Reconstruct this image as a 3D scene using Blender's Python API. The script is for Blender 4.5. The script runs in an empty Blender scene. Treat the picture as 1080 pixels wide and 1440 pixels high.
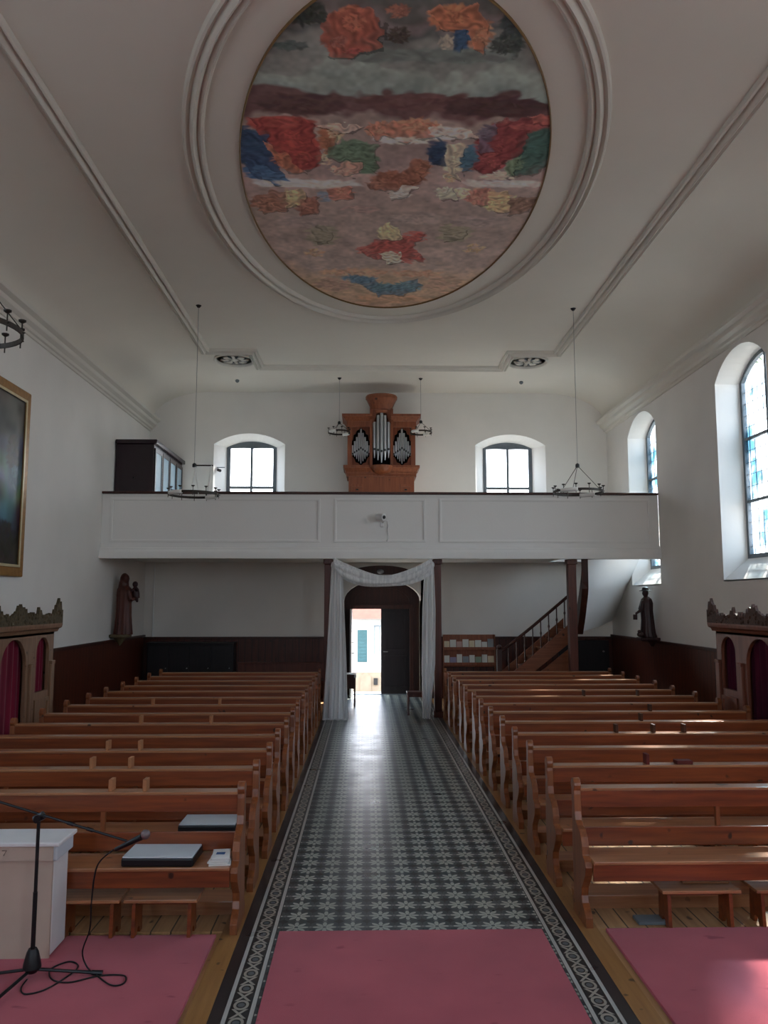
import bpy, bmesh, math, random
import numpy as np
from mathutils import Vector, Matrix
from mathutils.geometry import tessellate_polygon
random.seed(7)
scn = bpy.context.scene
COL = scn.collection
PI = math.pi

# ------------------------------------------------------------------ node helpers
def lin(c):
    return tuple(((x/255)/12.92 if x/255 <= .04045 else ((x/255+.055)/1.055)**2.4) for x in c)

class E:
    """tiny expression builder on top of Math nodes"""
    def __init__(s, nt, sock): s.nt, s.s = nt, sock
    def _m(s, op, *a):
        n = s.nt.nodes.new('ShaderNodeMath'); n.operation = op
        for i, v in enumerate((s,)+a):
            if isinstance(v, E): s.nt.links.new(v.s, n.inputs[i])
            else: n.inputs[i].default_value = v
        return E(s.nt, n.outputs[0])
    def __add__(s, o): return s._m('ADD', o)
    __radd__ = __add__
    def __sub__(s, o): return s._m('SUBTRACT', o)
    def __rsub__(s, o): return (s*-1.0)+o
    def __mul__(s, o): return s._m('MULTIPLY', o)
    __rmul__ = __mul__
    def __truediv__(s, o): return s._m('DIVIDE', o)
    def lt(s, o): return s._m('LESS_THAN', o)
    def gt(s, o): return s._m('GREATER_THAN', o)
    def abs(s): return s._m('ABSOLUTE')
    def fract(s): return s._m('FRACT')
    def sqrt(s): return s._m('SQRT')
    def cos(s): return s._m('COSINE')
    def sin(s): return s._m('SINE')
    def max(s, o): return s._m('MAXIMUM', o)
    def min(s, o): return s._m('MINIMUM', o)
    def atan2(s, o): return s._m('ARCTAN2', o)

def newmat(name, rough=.6, spec=.3, metal=0.0):
    m = bpy.data.materials.new(name); m.use_nodes = True
    nt = m.node_tree; b = nt.nodes['Principled BSDF']
    b.inputs['Roughness'].default_value = rough
    b.inputs['Specular IOR Level'].default_value = spec
    b.inputs['Metallic'].default_value = metal
    return m, nt, b

def noise(nt, scale, vec=None, detail=3, rough=.5):
    n = nt.nodes.new('ShaderNodeTexNoise'); n.inputs['Scale'].default_value = scale
    n.inputs['Detail'].default_value = detail; n.inputs['Roughness'].default_value = rough
    if vec is not None: nt.links.new(vec, n.inputs['Vector'])
    return n.outputs['Fac']

def ramp(nt, fac, stops):
    r = nt.nodes.new('ShaderNodeValToRGB'); nt.links.new(fac, r.inputs[0])
    while len(r.color_ramp.elements) < len(stops): r.color_ramp.elements.new(.5)
    for e, (p, c) in zip(r.color_ramp.elements, stops): e.position = p; e.color = (*c, 1)
    return r.outputs[0]

def mixc(nt, fac, a, b):
    n = nt.nodes.new('ShaderNodeMix'); n.data_type = 'RGBA'
    for i, v in ((0, fac), (6, a), (7, b)):
        if isinstance(v, E): v = v.s
        if isinstance(v, bpy.types.NodeSocket): nt.links.new(v, n.inputs[i])
        elif i == 0: n.inputs[0].default_value = v
        else: n.inputs[i].default_value = (*v, 1)
    return n.outputs[2]

def bump(nt, b, h, strength=.2, dist=.01):
    n = nt.nodes.new('ShaderNodeBump'); n.inputs['Strength'].default_value = strength
    n.inputs['Distance'].default_value = dist
    nt.links.new(h, n.inputs['Height']); nt.links.new(n.outputs[0], b.inputs['Normal'])

def coords(nt, scale=(1, 1, 1), rnd=False):
    t = nt.nodes.new('ShaderNodeTexCoord'); mp = nt.nodes.new('ShaderNodeMapping')
    mp.inputs['Scale'].default_value = scale
    nt.links.new(t.outputs['Object'], mp.inputs['Vector'])
    if rnd:
        oi = nt.nodes.new('ShaderNodeObjectInfo')
        ml = nt.nodes.new('ShaderNodeMath'); ml.operation = 'MULTIPLY'; ml.inputs[1].default_value = 37.
        nt.links.new(oi.outputs['Random'], ml.inputs[0])
        nt.links.new(ml.outputs[0], mp.inputs['Location'])
    return mp.outputs[0]

def flat(name, c, rough=.6, spec=.3, metal=0., var=.12, scale=6):
    m, nt, b = newmat(name, rough, spec, metal)
    l = lin(c)
    nz = noise(nt, scale, coords(nt))
    col = ramp(nt, nz, [(.3, tuple(x*(1-var) for x in l)), (.7, tuple(min(1, x*(1+var)) for x in l))])
    nt.links.new(col, b.inputs['Base Color'])
    return m

def plaster(name, c, blotch=.05):
    m, nt, b = newmat(name, .85, .15)
    l = lin(c); v = coords(nt)
    col = ramp(nt, noise(nt, .7, v, 4), [(.3, tuple(x*(1-blotch) for x in l)), (.7, tuple(min(1, x*(1+blotch)) for x in l))])
    nt.links.new(col, b.inputs['Base Color'])
    bump(nt, b, noise(nt, 22, v, 5), .25, .004)
    return m

def wood(name, dark, light, axis='x', rough=.38, spec=.45, freq=1.0, coat=0.0, planks=None):
    m, nt, b = newmat(name, rough, spec)
    s = {'x': (.9, 14, 14), 'y': (14, .9, 14), 'z': (14, 14, .9)}[axis]
    v = coords(nt, tuple(k*freq for k in s), rnd=True)
    g = noise(nt, 1.6, v, 5, .6)
    col = ramp(nt, g, [(.28, lin(dark)), (.72, lin(light))])
    v2 = coords(nt, (1, 1, 1), rnd=True)
    k = noise(nt, 9, v2, 1)
    knot = ramp(nt, k, [(.22, (1, 1, 1)), (.27, (0, 0, 0))])
    col = mixc(nt, knot, col, lin(tuple(x*.55 for x in dark)))
    if planks:
        ax, w = planks
        sx = nt.nodes.new('ShaderNodeSeparateXYZ'); t = nt.nodes.new('ShaderNodeTexCoord')
        nt.links.new(t.outputs['Object'], sx.inputs[0])
        f = (E(nt, sx.outputs['XYZ'.index(ax)])/w).fract()
        groove = (f-.5).abs().gt(.46)
        col = mixc(nt, groove, col, lin(tuple(x*.45 for x in dark)))
    nt.links.new(col, b.inputs['Base Color'])
    b.inputs['Coat Weight'].default_value = coat
    b.inputs['Coat Roughness'].default_value = .25
    bump(nt, b, g, .08, .003)
    return m

M = {}
M['wall'] = plaster('wall_plaster', (226, 223, 218), .05)
M['ceiling'] = plaster('ceiling_plaster', (226, 221, 211), .03)
M['white'] = plaster('white_paint', (230, 229, 226), .02)
M['stucco'] = plaster('stucco_moulding', (218, 214, 205), .02)
M['pine'] = wood('pine_board', (94, 41, 20), (144, 73, 33), 'x', .33, .5, coat=.25)
M['pine_end'] = wood('pine_end_panel', (106, 54, 28), (150, 88, 48), 'z', .36, .5, coat=.2)
M['pine_seat_sheen'] = wood('pine_seat_sheen', (136, 84, 52), (182, 126, 84), 'x', .3, .55, coat=.3)  # paler pine: window reflection on upward faces put into the colour
M['platform'] = wood('platform_boards', (150, 112, 74), (190, 150, 106), 'y', .45, .4, planks=('X', .14))
M['strip'] = wood('oak_strip', (134, 92, 50), (162, 118, 68), 'y', .4, .4)
M['panelling'] = wood('dark_panelling', (62, 26, 16), (98, 46, 28), 'z', .4, .4, planks=('Y', .16))
M['panelling_x'] = wood('dark_panelling_back', (54, 22, 14), (86, 40, 28), 'z', .4, .4, planks=('X', .16))
M['darkwood'] = wood('dark_stained_wood', (44, 20, 14), (74, 36, 26), 'z', .42, .4)
M['blackwood'] = wood('near_black_wood', (16, 13, 18), (30, 22, 26), 'z', .4, .4)
M['post'] = wood('brown_post_wood', (70, 32, 24), (100, 50, 38), 'z', .4, .4)
M['stairwood'] = wood('stair_wood', (108, 58, 34), (142, 84, 54), 'x', .4, .4)
M['organwood'] = wood('organ_oak', (118, 62, 36), (150, 86, 54), 'z', .4, .4)
M['organwood_d'] = wood('organ_carving', (92, 44, 24), (130, 70, 42), 'z', .5, .3)
M['confwood'] = wood('confessional_oak', (112, 82, 62), (146, 112, 86), 'z', .45, .4)
M['confwood_r'] = wood('confessional_brown', (104, 56, 40), (136, 80, 60), 'z', .45, .4)
M['carving'] = flat('carved_crest', (84, 72, 52), .6, .3, var=.4, scale=30)
M['carving_r'] = flat('carved_crest_brown', (78, 54, 44), .6, .3, var=.4, scale=30)
M['cabinet'] = wood('plum_cabinet', (26, 10, 18), (40, 18, 28), 'z', .25, .5)
M['glass_sheen'] = flat('cabinet_glass_sheen', (176, 206, 224), .2, .8, var=.05)  # pale blue stands in for light reflected in the cupboard glass
M['iron'] = flat('wrought_iron', (52, 46, 40), .5, .4, .6)
M['steel'] = flat('grey_metal', (150, 150, 150), .35, .5, .8)
M['tin'] = flat('pipe_tin', (186, 188, 190), .3, .5, .75, var=.08, scale=3)
M['winframe'] = flat('window_frame_grey', (104, 112, 118), .5, .3)
M['black'] = flat('black_plastic', (16, 16, 18), .4, .4)
M['offwhite'] = flat('white_plastic', (222, 222, 220), .4, .4, var=.03)
M['tube'] = flat('white_tube_lit_rod', (240, 240, 236), .3, .4, var=.02)
M['gold'] = flat('gilt_frame', (152, 108, 52), .4, .5, .35, var=.2, scale=14)
M['giltline'] = flat('gilt_line', (205, 190, 150), .35, .5, .3, var=.1)
M['bronze'] = flat('thin_gilt_rim', (128, 100, 62), .5, .4, .2)
M['statue'] = wood('carved_walnut', (58, 26, 20), (94, 48, 36), 'z', .45, .4)
M['statue_d'] = wood('dark_walnut', (38, 18, 20), (62, 34, 34), 'z', .4, .45)
M['bracket'] = flat('olive_bracket', (92, 82, 60), .6, .3, var=.2)
M['paper'] = flat('paper', (222, 222, 218), .7, .2, var=.04)
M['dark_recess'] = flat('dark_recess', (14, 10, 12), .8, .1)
M['plinth'] = flat('lectern_white', (196, 204, 208), .55, .3, var=.03)
M['plinth_shade'] = flat('lectern_front_shade', (186, 168, 152), .6, .3, var=.04)  # beige tone is shade painted on the white lectern's front
M['teal'] = flat('teal_shutter', (44, 76, 80), .6, .3)
M['stone'] = flat('cream_stone', (132, 116, 98), .8, .2, var=.12, scale=3)
M['brick'] = flat('red_roof', (88, 46, 34), .8, .2, var=.15, scale=4)
M['ground'] = flat('street_paving', (118, 116, 112), .85, .2, var=.1, scale=1)
M['render'] = flat('house_render', (172, 174, 172), .9, .1, var=.04)
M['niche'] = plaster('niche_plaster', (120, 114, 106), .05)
M['threshold'] = flat('stone_threshold', (110, 122, 134), .6, .3)

def velvet():
    m, nt, b = newmat('burgundy_curtain', .8, .2)
    v = coords(nt, (1, 1, .1))
    col = ramp(nt, noise(nt, 9, v), [(.3, lin((92, 10, 34))), (.7, lin((134, 18, 52)))])
    nt.links.new(col, b.inputs['Base Color']); b.inputs['Sheen Weight'].default_value = .3
    return m
M['velvet'] = velvet()
def velvet_d():
    m, nt, b = newmat('dark_plum_curtain', .8, .2)
    col = ramp(nt, noise(nt, 9, coords(nt, (1, 1, .1))), [(.3, lin((52, 12, 34))), (.7, lin((86, 18, 44)))])
    nt.links.new(col, b.inputs['Base Color'])
    return m
M['velvet_d'] = velvet_d()

def carpet():
    m, nt, b = newmat('crimson_carpet', .95, .1)
    v = coords(nt)
    big = noise(nt, 1.3, v, 4)
    col = ramp(nt, big, [(.3, lin((158, 58, 72))), (.7, lin((184, 76, 88)))])
    crease = noise(nt, 3.0, coords(nt, (1.2, 3.2, 1)), 2)
    k = ramp(nt, crease, [(.27, (1, 1, 1)), (.31, (0, 0, 0))])
    col = mixc(nt, k, col, lin((146, 38, 58)))
    nt.links.new(col, b.inputs['Base Color'])
    bump(nt, b, noise(nt, 260, v, 2), .5, .004)
    b.inputs['Sheen Weight'].default_value = .25
    return m
M['carpet'] = carpet()

def tulle():
    m = bpy.data.materials.new('white_tulle'); m.use_nodes = True; nt = m.node_tree
    b = nt.nodes['Principled BSDF']; b.inputs['Roughness'].default_value = .8
    v = coords(nt, (30, 30, .6))
    col = ramp(nt, noise(nt, 1.0, v), [(.3, lin((226, 228, 230))), (.7, lin((252, 252, 250)))])
    nt.links.new(col, b.inputs['Base Color'])
    tl = nt.nodes.new('ShaderNodeBsdfTranslucent'); tl.inputs[0].default_value = (.95, .96, .98, 1)
    tr = nt.nodes.new('ShaderNodeBsdfTransparent')
    m1 = nt.nodes.new('ShaderNodeMixShader'); m1.inputs[0].default_value = .45
    m2 = nt.nodes.new('ShaderNodeMixShader')
    f = ramp(nt, noise(nt, 1.0, v), [(.3, (.16, .16, .16)), (.6, (.0, .0, .0))])
    nt.links.new(f, m2.inputs[0])
    nt.links.new(b.outputs[0], m1.inputs[1]); nt.links.new(tl.outputs[0], m1.inputs[2])
    nt.links.new(m1.outputs[0], m2.inputs[1]); nt.links.new(tr.outputs[0], m2.inputs[2])
    nt.links.new(m2.outputs[0], nt.nodes['Material Output'].inputs[0])
    return m
M['tulle'] = tulle()

def leaded():
    m = bpy.data.materials.new('leaded_glass'); m.use_nodes = True; nt = m.node_tree
    b = nt.nodes['Principled BSDF']; b.inputs['Roughness'].default_value = .15
    b.inputs['Base Color'].default_value = (.35, .5, .58, 1)
    v = coords(nt)
    n1 = noise(nt, 2.2, v, 5)
    tint = ramp(nt, n1, [(.36, lin((128, 160, 174))), (.56, (1, 1, 1))])
    tr = nt.nodes.new('ShaderNodeBsdfTransparent'); nt.links.new(tint, tr.inputs[0])
    mx = nt.nodes.new('ShaderNodeMixShader'); mx.inputs[0].default_value = .12
    nt.links.new(tr.outputs[0], mx.inputs[1]); nt.links.new(b.outputs[0], mx.inputs[2])
    nt.links.new(mx.outputs[0], nt.nodes['Material Output'].inputs[0])
    return m
M['glass'] = leaded()
def clear():
    m = bpy.data.materials.new('clear_glass'); m.use_nodes = True; nt = m.node_tree
    b = nt.nodes['Principled BSDF']; b.inputs['Roughness'].default_value = .05
    tr = nt.nodes.new('ShaderNodeBsdfTransparent'); mx = nt.nodes.new('ShaderNodeMixShader'); mx.inputs[0].default_value = .06
    nt.links.new(tr.outputs[0], mx.inputs[1]); nt.links.new(b.outputs[0], mx.inputs[2]); nt.links.new(mx.outputs[0], nt.nodes['Material Output'].inputs[0])
    return m
M['clear'] = clear()

def tiles():
    m, nt, b = newmat('patterned_encaustic_tiles', .28, .5)
    t = nt.nodes.new('ShaderNodeTexCoord'); sx = nt.nodes.new('ShaderNodeSeparateXYZ')
    nt.links.new(t.outputs['Object'], sx.inputs[0])
    x, y = E(nt, sx.outputs[0]), E(nt, sx.outputs[1])
    u = ((x+20.01)/.2+.5).fract()-.5
    v = ((y+20.05)/.2+.5).fract()-.5
    r = (u*u+v*v).sqrt(); th = v.atan2(u)
    petal = (th*8.0).cos()*.10+.34
    star = r.lt(petal)*r.gt(.07)
    gap = (th*8.0+PI).cos().gt(.86)*r.gt(.12)*r.lt(.4)
    star = star*(1.0-gap)
    dot = ((u.abs()-.5).abs()+(v.abs()-.5).abs()).lt(.2)
    cross = (u.abs().gt(.485)).max(v.abs().gt(.485))
    side = ((u.abs()-.5).abs()+v.abs()).lt(.10).max((u.abs()+(v.abs()-.5).abs()).lt(.10))
    base = mixc(nt, noise(nt, 3, t.outputs['Object'], 4), lin((38, 47, 52)), lin((64, 74, 78)))
    pale = mixc(nt, noise(nt, 5, t.outputs['Object'], 4), lin((130, 140, 132)), lin((174, 178, 166)))
    c = mixc(nt, star, base, pale)
    c = mixc(nt, cross, c, lin((30, 34, 40)))
    c = mixc(nt, side, c, lin((92, 98, 98)))
    c = mixc(nt, dot, c, lin((20, 22, 28)))
    c = mixc(nt, E(nt, noise(nt, 1.1, t.outputs['Object'], 3)).gt(.5)*.0, c, c)
    # guilloche border between |x| = .98 and 1.08, lines either side
    ax = x.abs()
    bu = (ax-1.03)/.05
    bv = ((y+20.0)/.195).fract()-.5
    sv = bv.abs()
    ring = (((bu/.72)*(bu/.72)+(bv/.24)*(bv/.24)).sqrt()-1.0).abs().lt(.22)
    inner = ((bu/.4)*(bu/.4)+(bv/.12)*(bv/.12)).sqrt().lt(1.0)
    xx = (bu.abs()-(.5-sv)*2.9).abs().lt(.2)*sv.gt(.23)
    bord = ring.max(xx)*bu.abs().lt(.95)
    bc = mixc(nt, bord, lin((30, 34, 36)), lin((150, 146, 134)))
    bc = mixc(nt, inner, bc, lin((88, 96, 98)))
    line = (ax-.958).abs().lt(.012).max((ax-1.102).abs().lt(.012))
    bc = mixc(nt, line, bc, lin((170, 170, 164)))
    bc = mixc(nt, ax.gt(1.115), bc, mixc(nt, noise(nt, 4, t.outputs['Object'], 4), lin((22, 20, 22)), lin((44, 40, 42))))
    c = mixc(nt, ax.gt(.94), c, bc)
    nt.links.new(c, b.inputs['Base Color'])
    rr = ramp(nt, noise(nt, 2.5, t.outputs['Object'], 4), [(.3, (.27, .27, .27)), (.7, (.36, .36, .36))])
    nt.links.new(rr, b.inputs['Roughness'])
    return m
M['tiles'] = tiles()

def attr_mat(name, rough=.7):
    m, nt, b = newmat(name, rough, .2)
    a = nt.nodes.new('ShaderNodeAttribute'); a.attribute_name = 'paint'
    nt.links.new(a.outputs['Color'], b.inputs['Base Color'])
    bump(nt, b, noise(nt, 60, coords(nt), 3), .1, .003)
    return m

# ------------------------------------------------------------------ mesh helpers
class MB:
    def __init__(s): s.bm = bmesh.new()
    def box(s, x0, x1, y0, y1, z0, z1, bev=0):
        r = bmesh.ops.create_cube(s.bm, size=1)
        for v in r['verts']:
            v.co = Vector(((x0+x1)/2+v.co.x*(x1-x0), (y0+y1)/2+v.co.y*(y1-y0), (z0+z1)/2+v.co.z*(z1-z0)))
        if bev:
            es = list({e for v in r['verts'] for e in v.link_edges})
            bmesh.ops.bevel(s.bm, geom=es, offset=bev, segments=2, affect='EDGES', profile=.5)
        return s
    def prism(s, outer, holes=(), t0=0, t1=.1, plane='xz'):
        """2-D polygon with holes, extruded from t0 to t1 along the third axis"""
        def P(a, b, t):
            return {'xz': (a, t, b), 'yz': (t, a, b), 'xy': (a, b, t)}[plane]
        loops = [list(outer)]+[list(h) for h in holes]
        tris = tessellate_polygon([[Vector((a, b, 0)) for a, b in l] for l in loops])
        fl = [p for l in loops for p in l]
        A = [s.bm.verts.new(P(a, b, t0)) for a, b in fl]
        B = [s.bm.verts.new(P(a, b, t1)) for a, b in fl]
        for t in tris:
            for L in (A, B):
                try: s.bm.faces.new([L[i] for i in t])
                except ValueError: pass
        k = 0
        for l in loops:
            n = len(l)
            for i in range(n):
                j = (i+1) % n
                s.bm.faces.new([A[k+i], A[k+j], B[k+j], B[k+i]])
            k += n
        return s
    def cyl(s, p0, p1, r0, r1=None, n=12, cap=True):
        r1 = r0 if r1 is None else r1
        p0, p1 = Vector(p0), Vector(p1); d = (p1-p0)
        if d.length < 1e-6: return s
        q = d.to_track_quat('Z', 'Y')
        A, B = [], []
        for i in range(n):
            a = 2*PI*i/n; o = Vector((math.cos(a), math.sin(a), 0))
            A.append(s.bm.verts.new(p0+q @ (o*r0))); B.append(s.bm.verts.new(p1+q @ (o*r1)))
        for i in range(n):
            j = (i+1) % n; s.bm.faces.new([A[i], A[j], B[j], B[i]])
        if cap: s.bm.faces.new(A[::-1]); s.bm.faces.new(B)
        return s
    def tube(s, pts, r, n=8):
        pts = [Vector(p) for p in pts]; rings = []
        up = Vector((0, 0, 1))
        for i, p in enumerate(pts):
            d = (pts[min(i+1, len(pts)-1)]-pts[max(i-1, 0)]).normalized()
            a = d.cross(up)
            if a.length < .05: a = d.cross(Vector((1, 0, 0)))
            a.normalize(); b = d.cross(a).normalized()
            rr = r(i/(len(pts)-1)) if callable(r) else r
            rings.append([s.bm.verts.new(p+(a*math.cos(2*PI*k/n)+b*math.sin(2*PI*k/n))*rr) for k in range(n)])
        for R0, R1 in zip(rings, rings[1:]):
            for k in range(n): s.bm.faces.new([R0[k], R0[(k+1) % n], R1[(k+1) % n], R1[k]])
        s.bm.faces.new(rings[0][::-1]); s.bm.faces.new(rings[-1])
        return s
    def sphere(s, c, r, sx=1, sy=1, sz=1, n=14):
        res = bmesh.ops.create_uvsphere(s.bm, u_segments=n, v_segments=max(6, n//2+1), radius=r)
        for v in res['verts']: v.co = Vector((c[0]+v.co.x*sx, c[1]+v.co.y*sy, c[2]+v.co.z*sz))
        return s
    def lathe(s, prof, c=(0, 0, 0), n=20, sx=1, sy=1, a0=0, a1=2*PI):
        full = abs(a1-a0-2*PI) < 1e-6
        m = n if full else n+1
        rings = []
        for r, z in prof:
            rings.append([s.bm.verts.new((c[0]+r*sx*math.cos(a0+(a1-a0)*k/n), c[1]+r*sy*math.sin(a0+(a1-a0)*k/n), c[2]+z)) for k in range(m)])
        for R0, R1 in zip(rings, rings[1:]):
            for k in range(n if full else n):
                j = (k+1) % m
                if not full and k+1 > n: continue
                s.bm.faces.new([R0[k], R0[j], R1[j], R1[k]])
        s.bm.faces.new(rings[0][::-1]); s.bm.faces.new(rings[-1])
        return s
    def grid(s, f, nu, nv):
        V = [[s.bm.verts.new(f(i/nu, j/nv)) for j in range(nv+1)] for i in range(nu+1)]
        for i in range(nu):
            for j in range(nv): s.bm.faces.new([V[i][j], V[i+1][j], V[i+1][j+1], V[i][j+1]])
        return s
    def build(s, name, mat, parent=None, smooth=False, bevel=0, loc=None):
        bmesh.ops.recalc_face_normals(s.bm, faces=s.bm.faces)
        me = bpy.data.meshes.new(name); s.bm.to_mesh(me); s.bm.free()
        me.materials.append(M[mat] if isinstance(mat, str) else mat)
        if smooth:
            me.polygons.foreach_set('use_smooth', [True]*len(me.polygons))
            if smooth == 'auto':
                try: me.set_sharp_from_angle(angle=math.radians(40))
                except Exception: pass
        o = bpy.data.objects.new(name, me); COL.objects.link(o)
        if parent is not None: o.parent = parent
        if loc: o.location = loc
        if bevel:
            b = o.modifiers.new('bevel', 'BEVEL'); b.width = bevel; b.segments = 2; b.limit_method = 'ANGLE'
        return o

def tag(o, label=None, cat=None, group=None, kind=None):
    for k, v in (('label', label), ('category', cat), ('group', group), ('kind', kind)):
        if v: o[k] = v
    return o
def thing(name, loc, label, cat, group=None, rz=0):
    o = bpy.data.objects.new(name, None); COL.objects.link(o); o.location = loc
    o.rotation_euler = (0, 0, rz); o.empty_display_size = .1
    return tag(o, label, cat, group)
def struct(mb, name, mat, **k):
    o = mb.build(name, mat, **k); o['kind'] = 'structure'; return o
def copy_tree(o, parent=None):
    c = o.copy(); COL.objects.link(c); c.parent = parent
    for ch in list(o.children): copy_tree(ch, c)
    return c
def arch(x0, x1, z0, zs, zt, n=14):
    """opening outline: straight sides to zs, segmental arch rising to zt"""
    cx, h = (x0+x1)/2, (x1-x0)/2; rise = zt-zs
    R = (h*h+rise*rise)/(2*rise); a = math.asin(min(1, h/R))
    if rise > h: R = None
    pts = [(x0, z0), (x1, z0)]
    for i in range(n+1):
        if R: t = a-2*a*i/n; pts.append((cx+R*math.sin(t), zt-R+R*math.cos(t)))
        else: t = PI*i/n; pts.append((cx+h*math.cos(t), zs+rise*math.sin(t)))
    return pts

XW, YW, YB, ZC = 5.63, 19.3, 16.0, 7.43
Y0 = -4.0

# ------------------------------------------------------------------ camera
cam = bpy.data.cameras.new('camera'); co = bpy.data.objects.new('camera', cam); COL.objects.link(co)
cam.sensor_fit = 'VERTICAL'; cam.sensor_height = 36; cam.lens = 36*1120/1440
p, a = math.radians(6.3683), math.radians(1.2708)
co.location = (-.32, 0, 2.3); co.rotation_euler = (PI/2+p, 0, -a)
cam.clip_start = .05; cam.clip_end = 300
scn.camera = co

# ------------------------------------------------------------------ shell
b = MB(); b.box(-1.19, 1.19, Y0, YW, -.2, 0); b.box(-1.0, 1.0, YW, 20.1, -.2, 0)
struct(b, 'floor', 'tiles')
for s, nm in ((-1, 'floor.001'), (1, 'floor.002')):
    b = MB(); xs = sorted((s*1.32, s*XW)); b.box(xs[0], xs[1], 5.89, YW, -.2, 0)
    b.box(xs[0], xs[1], Y0, 5.89, -.2, -.012)
    struct(b, nm, 'platform')
    b = MB(); xs = sorted((s*1.19, s*1.32)); b.box(xs[0], xs[1], Y0, YW, -.2, .002)
    struct(b, 'trim_platform_edge', 'strip')

WINY = [16.88, 12.3, 9.6, 4.6, .05]
def win_outline(yc): return arch(yc-.87, yc+.87, 2.64, 5.98, 6.38)
b = MB(); b.prism([(Y0-.3, -.2), (YW+.3, -.2), (YW+.3, 7.6), (Y0-.3, 7.6)], [win_outline(y) for y in WINY], XW, XW+.5, 'yz')
struct(b, 'wall_right', 'wall')
LW = [4.6, .05]
b = MB(); b.prism([(Y0-.3, -.2), (YW+.3, -.2), (YW+.3, 7.6), (Y0-.3, 7.6)], [win_outline(y) for y in LW], -XW, -XW-.5, 'yz')
struct(b, 'wall_left', 'wall')
BW = (-3.19, 3.23)
b = MB(); b.prism([(-XW, -.2), (-.86, -.2), (-.86, 2.3)] + [(.07-.93*math.cos(PI*i/16), 2.3+.5*math.sin(PI*i/16)) for i in range(1, 16)] + [(1.0, 2.3), (1.0, -.2), (XW, -.2), (XW, 7.6), (-XW, 7.6)],
                  [arch(x-.87, x+.87, 4.62, 6.12, 6.39) for x in BW], YW, YW+.5, 'xz')
struct(b, 'wall_back', 'wall')
b = MB(); b.prism([(-XW, -.2), (XW, -.2), (XW, 7.6), (-XW, 7.6)], [arch(x-.9, x+.9, 2.2, 6.1, 6.4) for x in (-3.2, 3.2)], Y0, Y0-.4, 'xz')
struct(b, 'wall_front', 'wall')

# ceiling: flat field with elliptical coves down to the cornice
def cove_prof():
    P = []
    for s in (-1, 1):
        L = [(s*(XW-1.45+1.45*math.sin(t*PI/2)), ZC-.85+.85*math.cos(t*PI/2)) for t in [i/14 for i in range(15)]]
        P += (L[::-1] if s < 0 else L)
    return P
cp = cove_prof()
b = MB(); out = [(-XW-.05, ZC+.25), (-XW-.05, ZC-.85)]+cp+[(XW+.05, ZC-.85), (XW+.05, ZC+.25)]
b.prism(out, (), Y0, YW+.01, 'xz')
o = struct(b, 'ceiling', 'ceiling', smooth='auto')

# cornices along the side walls
for s, nm in ((-1, 'trim_cornice_left'), (1, 'trim_cornice_right')):
    prof = [(0, 6.43), (.03, 6.43), (.04, 6.47), (.08, 6.48), (.09, 6.53), (.16, 6.57), (.17, 6.60), (.17, 6.64), (.25, 6.67), (.26, 6.72), (.22, 6.74), (.17, 6.76), (0, 6.76)]
    b = MB(); b.prism([(s*(XW-px), z) for px, z in prof], (), Y0, YW, 'xz')
    struct(b, nm, 'stucco', smooth='auto')

# raised stucco lines on the flat ceiling
def ridge(path, nm, closed=False, w=.17):
    """three-ridge moulding following a 2-D path under the ceiling"""
    prof = [(-w/2, 0), (-w/2, .03), (-w*.44, .06), (-w*.34, .07), (-w*.24, .035), (-w*.17, .03), (-w*.1, .08), (0, .1), (w*.1, .08), (w*.17, .03), (w*.24, .035), (w*.34, .07), (w*.44, .06), (w/2, .03), (w/2, 0)]
    n = len(path); b = MB(); rings = []
    for i, pt in enumerate(path):
        pt = Vector(pt)
        pv = Vector(path[(i-1) % n]) if (closed or i) else None
        nx = Vector(path[(i+1) % n]) if (closed or i < n-1) else None
        d0 = (pt-pv).normalized() if pv is not None else None
        d1 = (nx-pt).normalized() if nx is not None else None
        d0 = d0 or d1; d1 = d1 or d0
        t = (d0+d1).normalized(); nrm = Vector((-t.y, t.x)); k = 1/max(.4, nrm.dot(Vector((-d0.y, d0.x))))
        rings.append([b.bm.verts.new((pt.x+nrm.x*q*k, pt.y+nrm.y*q*k, ZC+.002-h)) for q, h in prof])
    m = len(prof)
    for i in range(n if closed else n-1):
        A, B = rings[i], rings[(i+1) % n]
        for j in range(m-1): b.bm.faces.new([A[j], B[j], B[j+1], A[j+1]])
    return struct(b, nm, 'stucco', smooth='auto')
ridge([(-3.65, Y0+.1), (-3.65, 16.0), (-2.68, 16.0), (-2.68, 17.1), (2.68, 17.1), (2.68, 16.0), (3.65, 16.0), (3.65, Y0+.1)], 'trim_ceiling_frame', w=.22)
CE = 9.73
ell = lambda a, bb, n=120: [(a*math.cos(2*PI*i/n), CE+bb*math.sin(2*PI*i/n)) for i in range(n)]
ridge(ell(2.37, 4.34), 'trim_ceiling_oval', True, w=.24)

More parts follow.
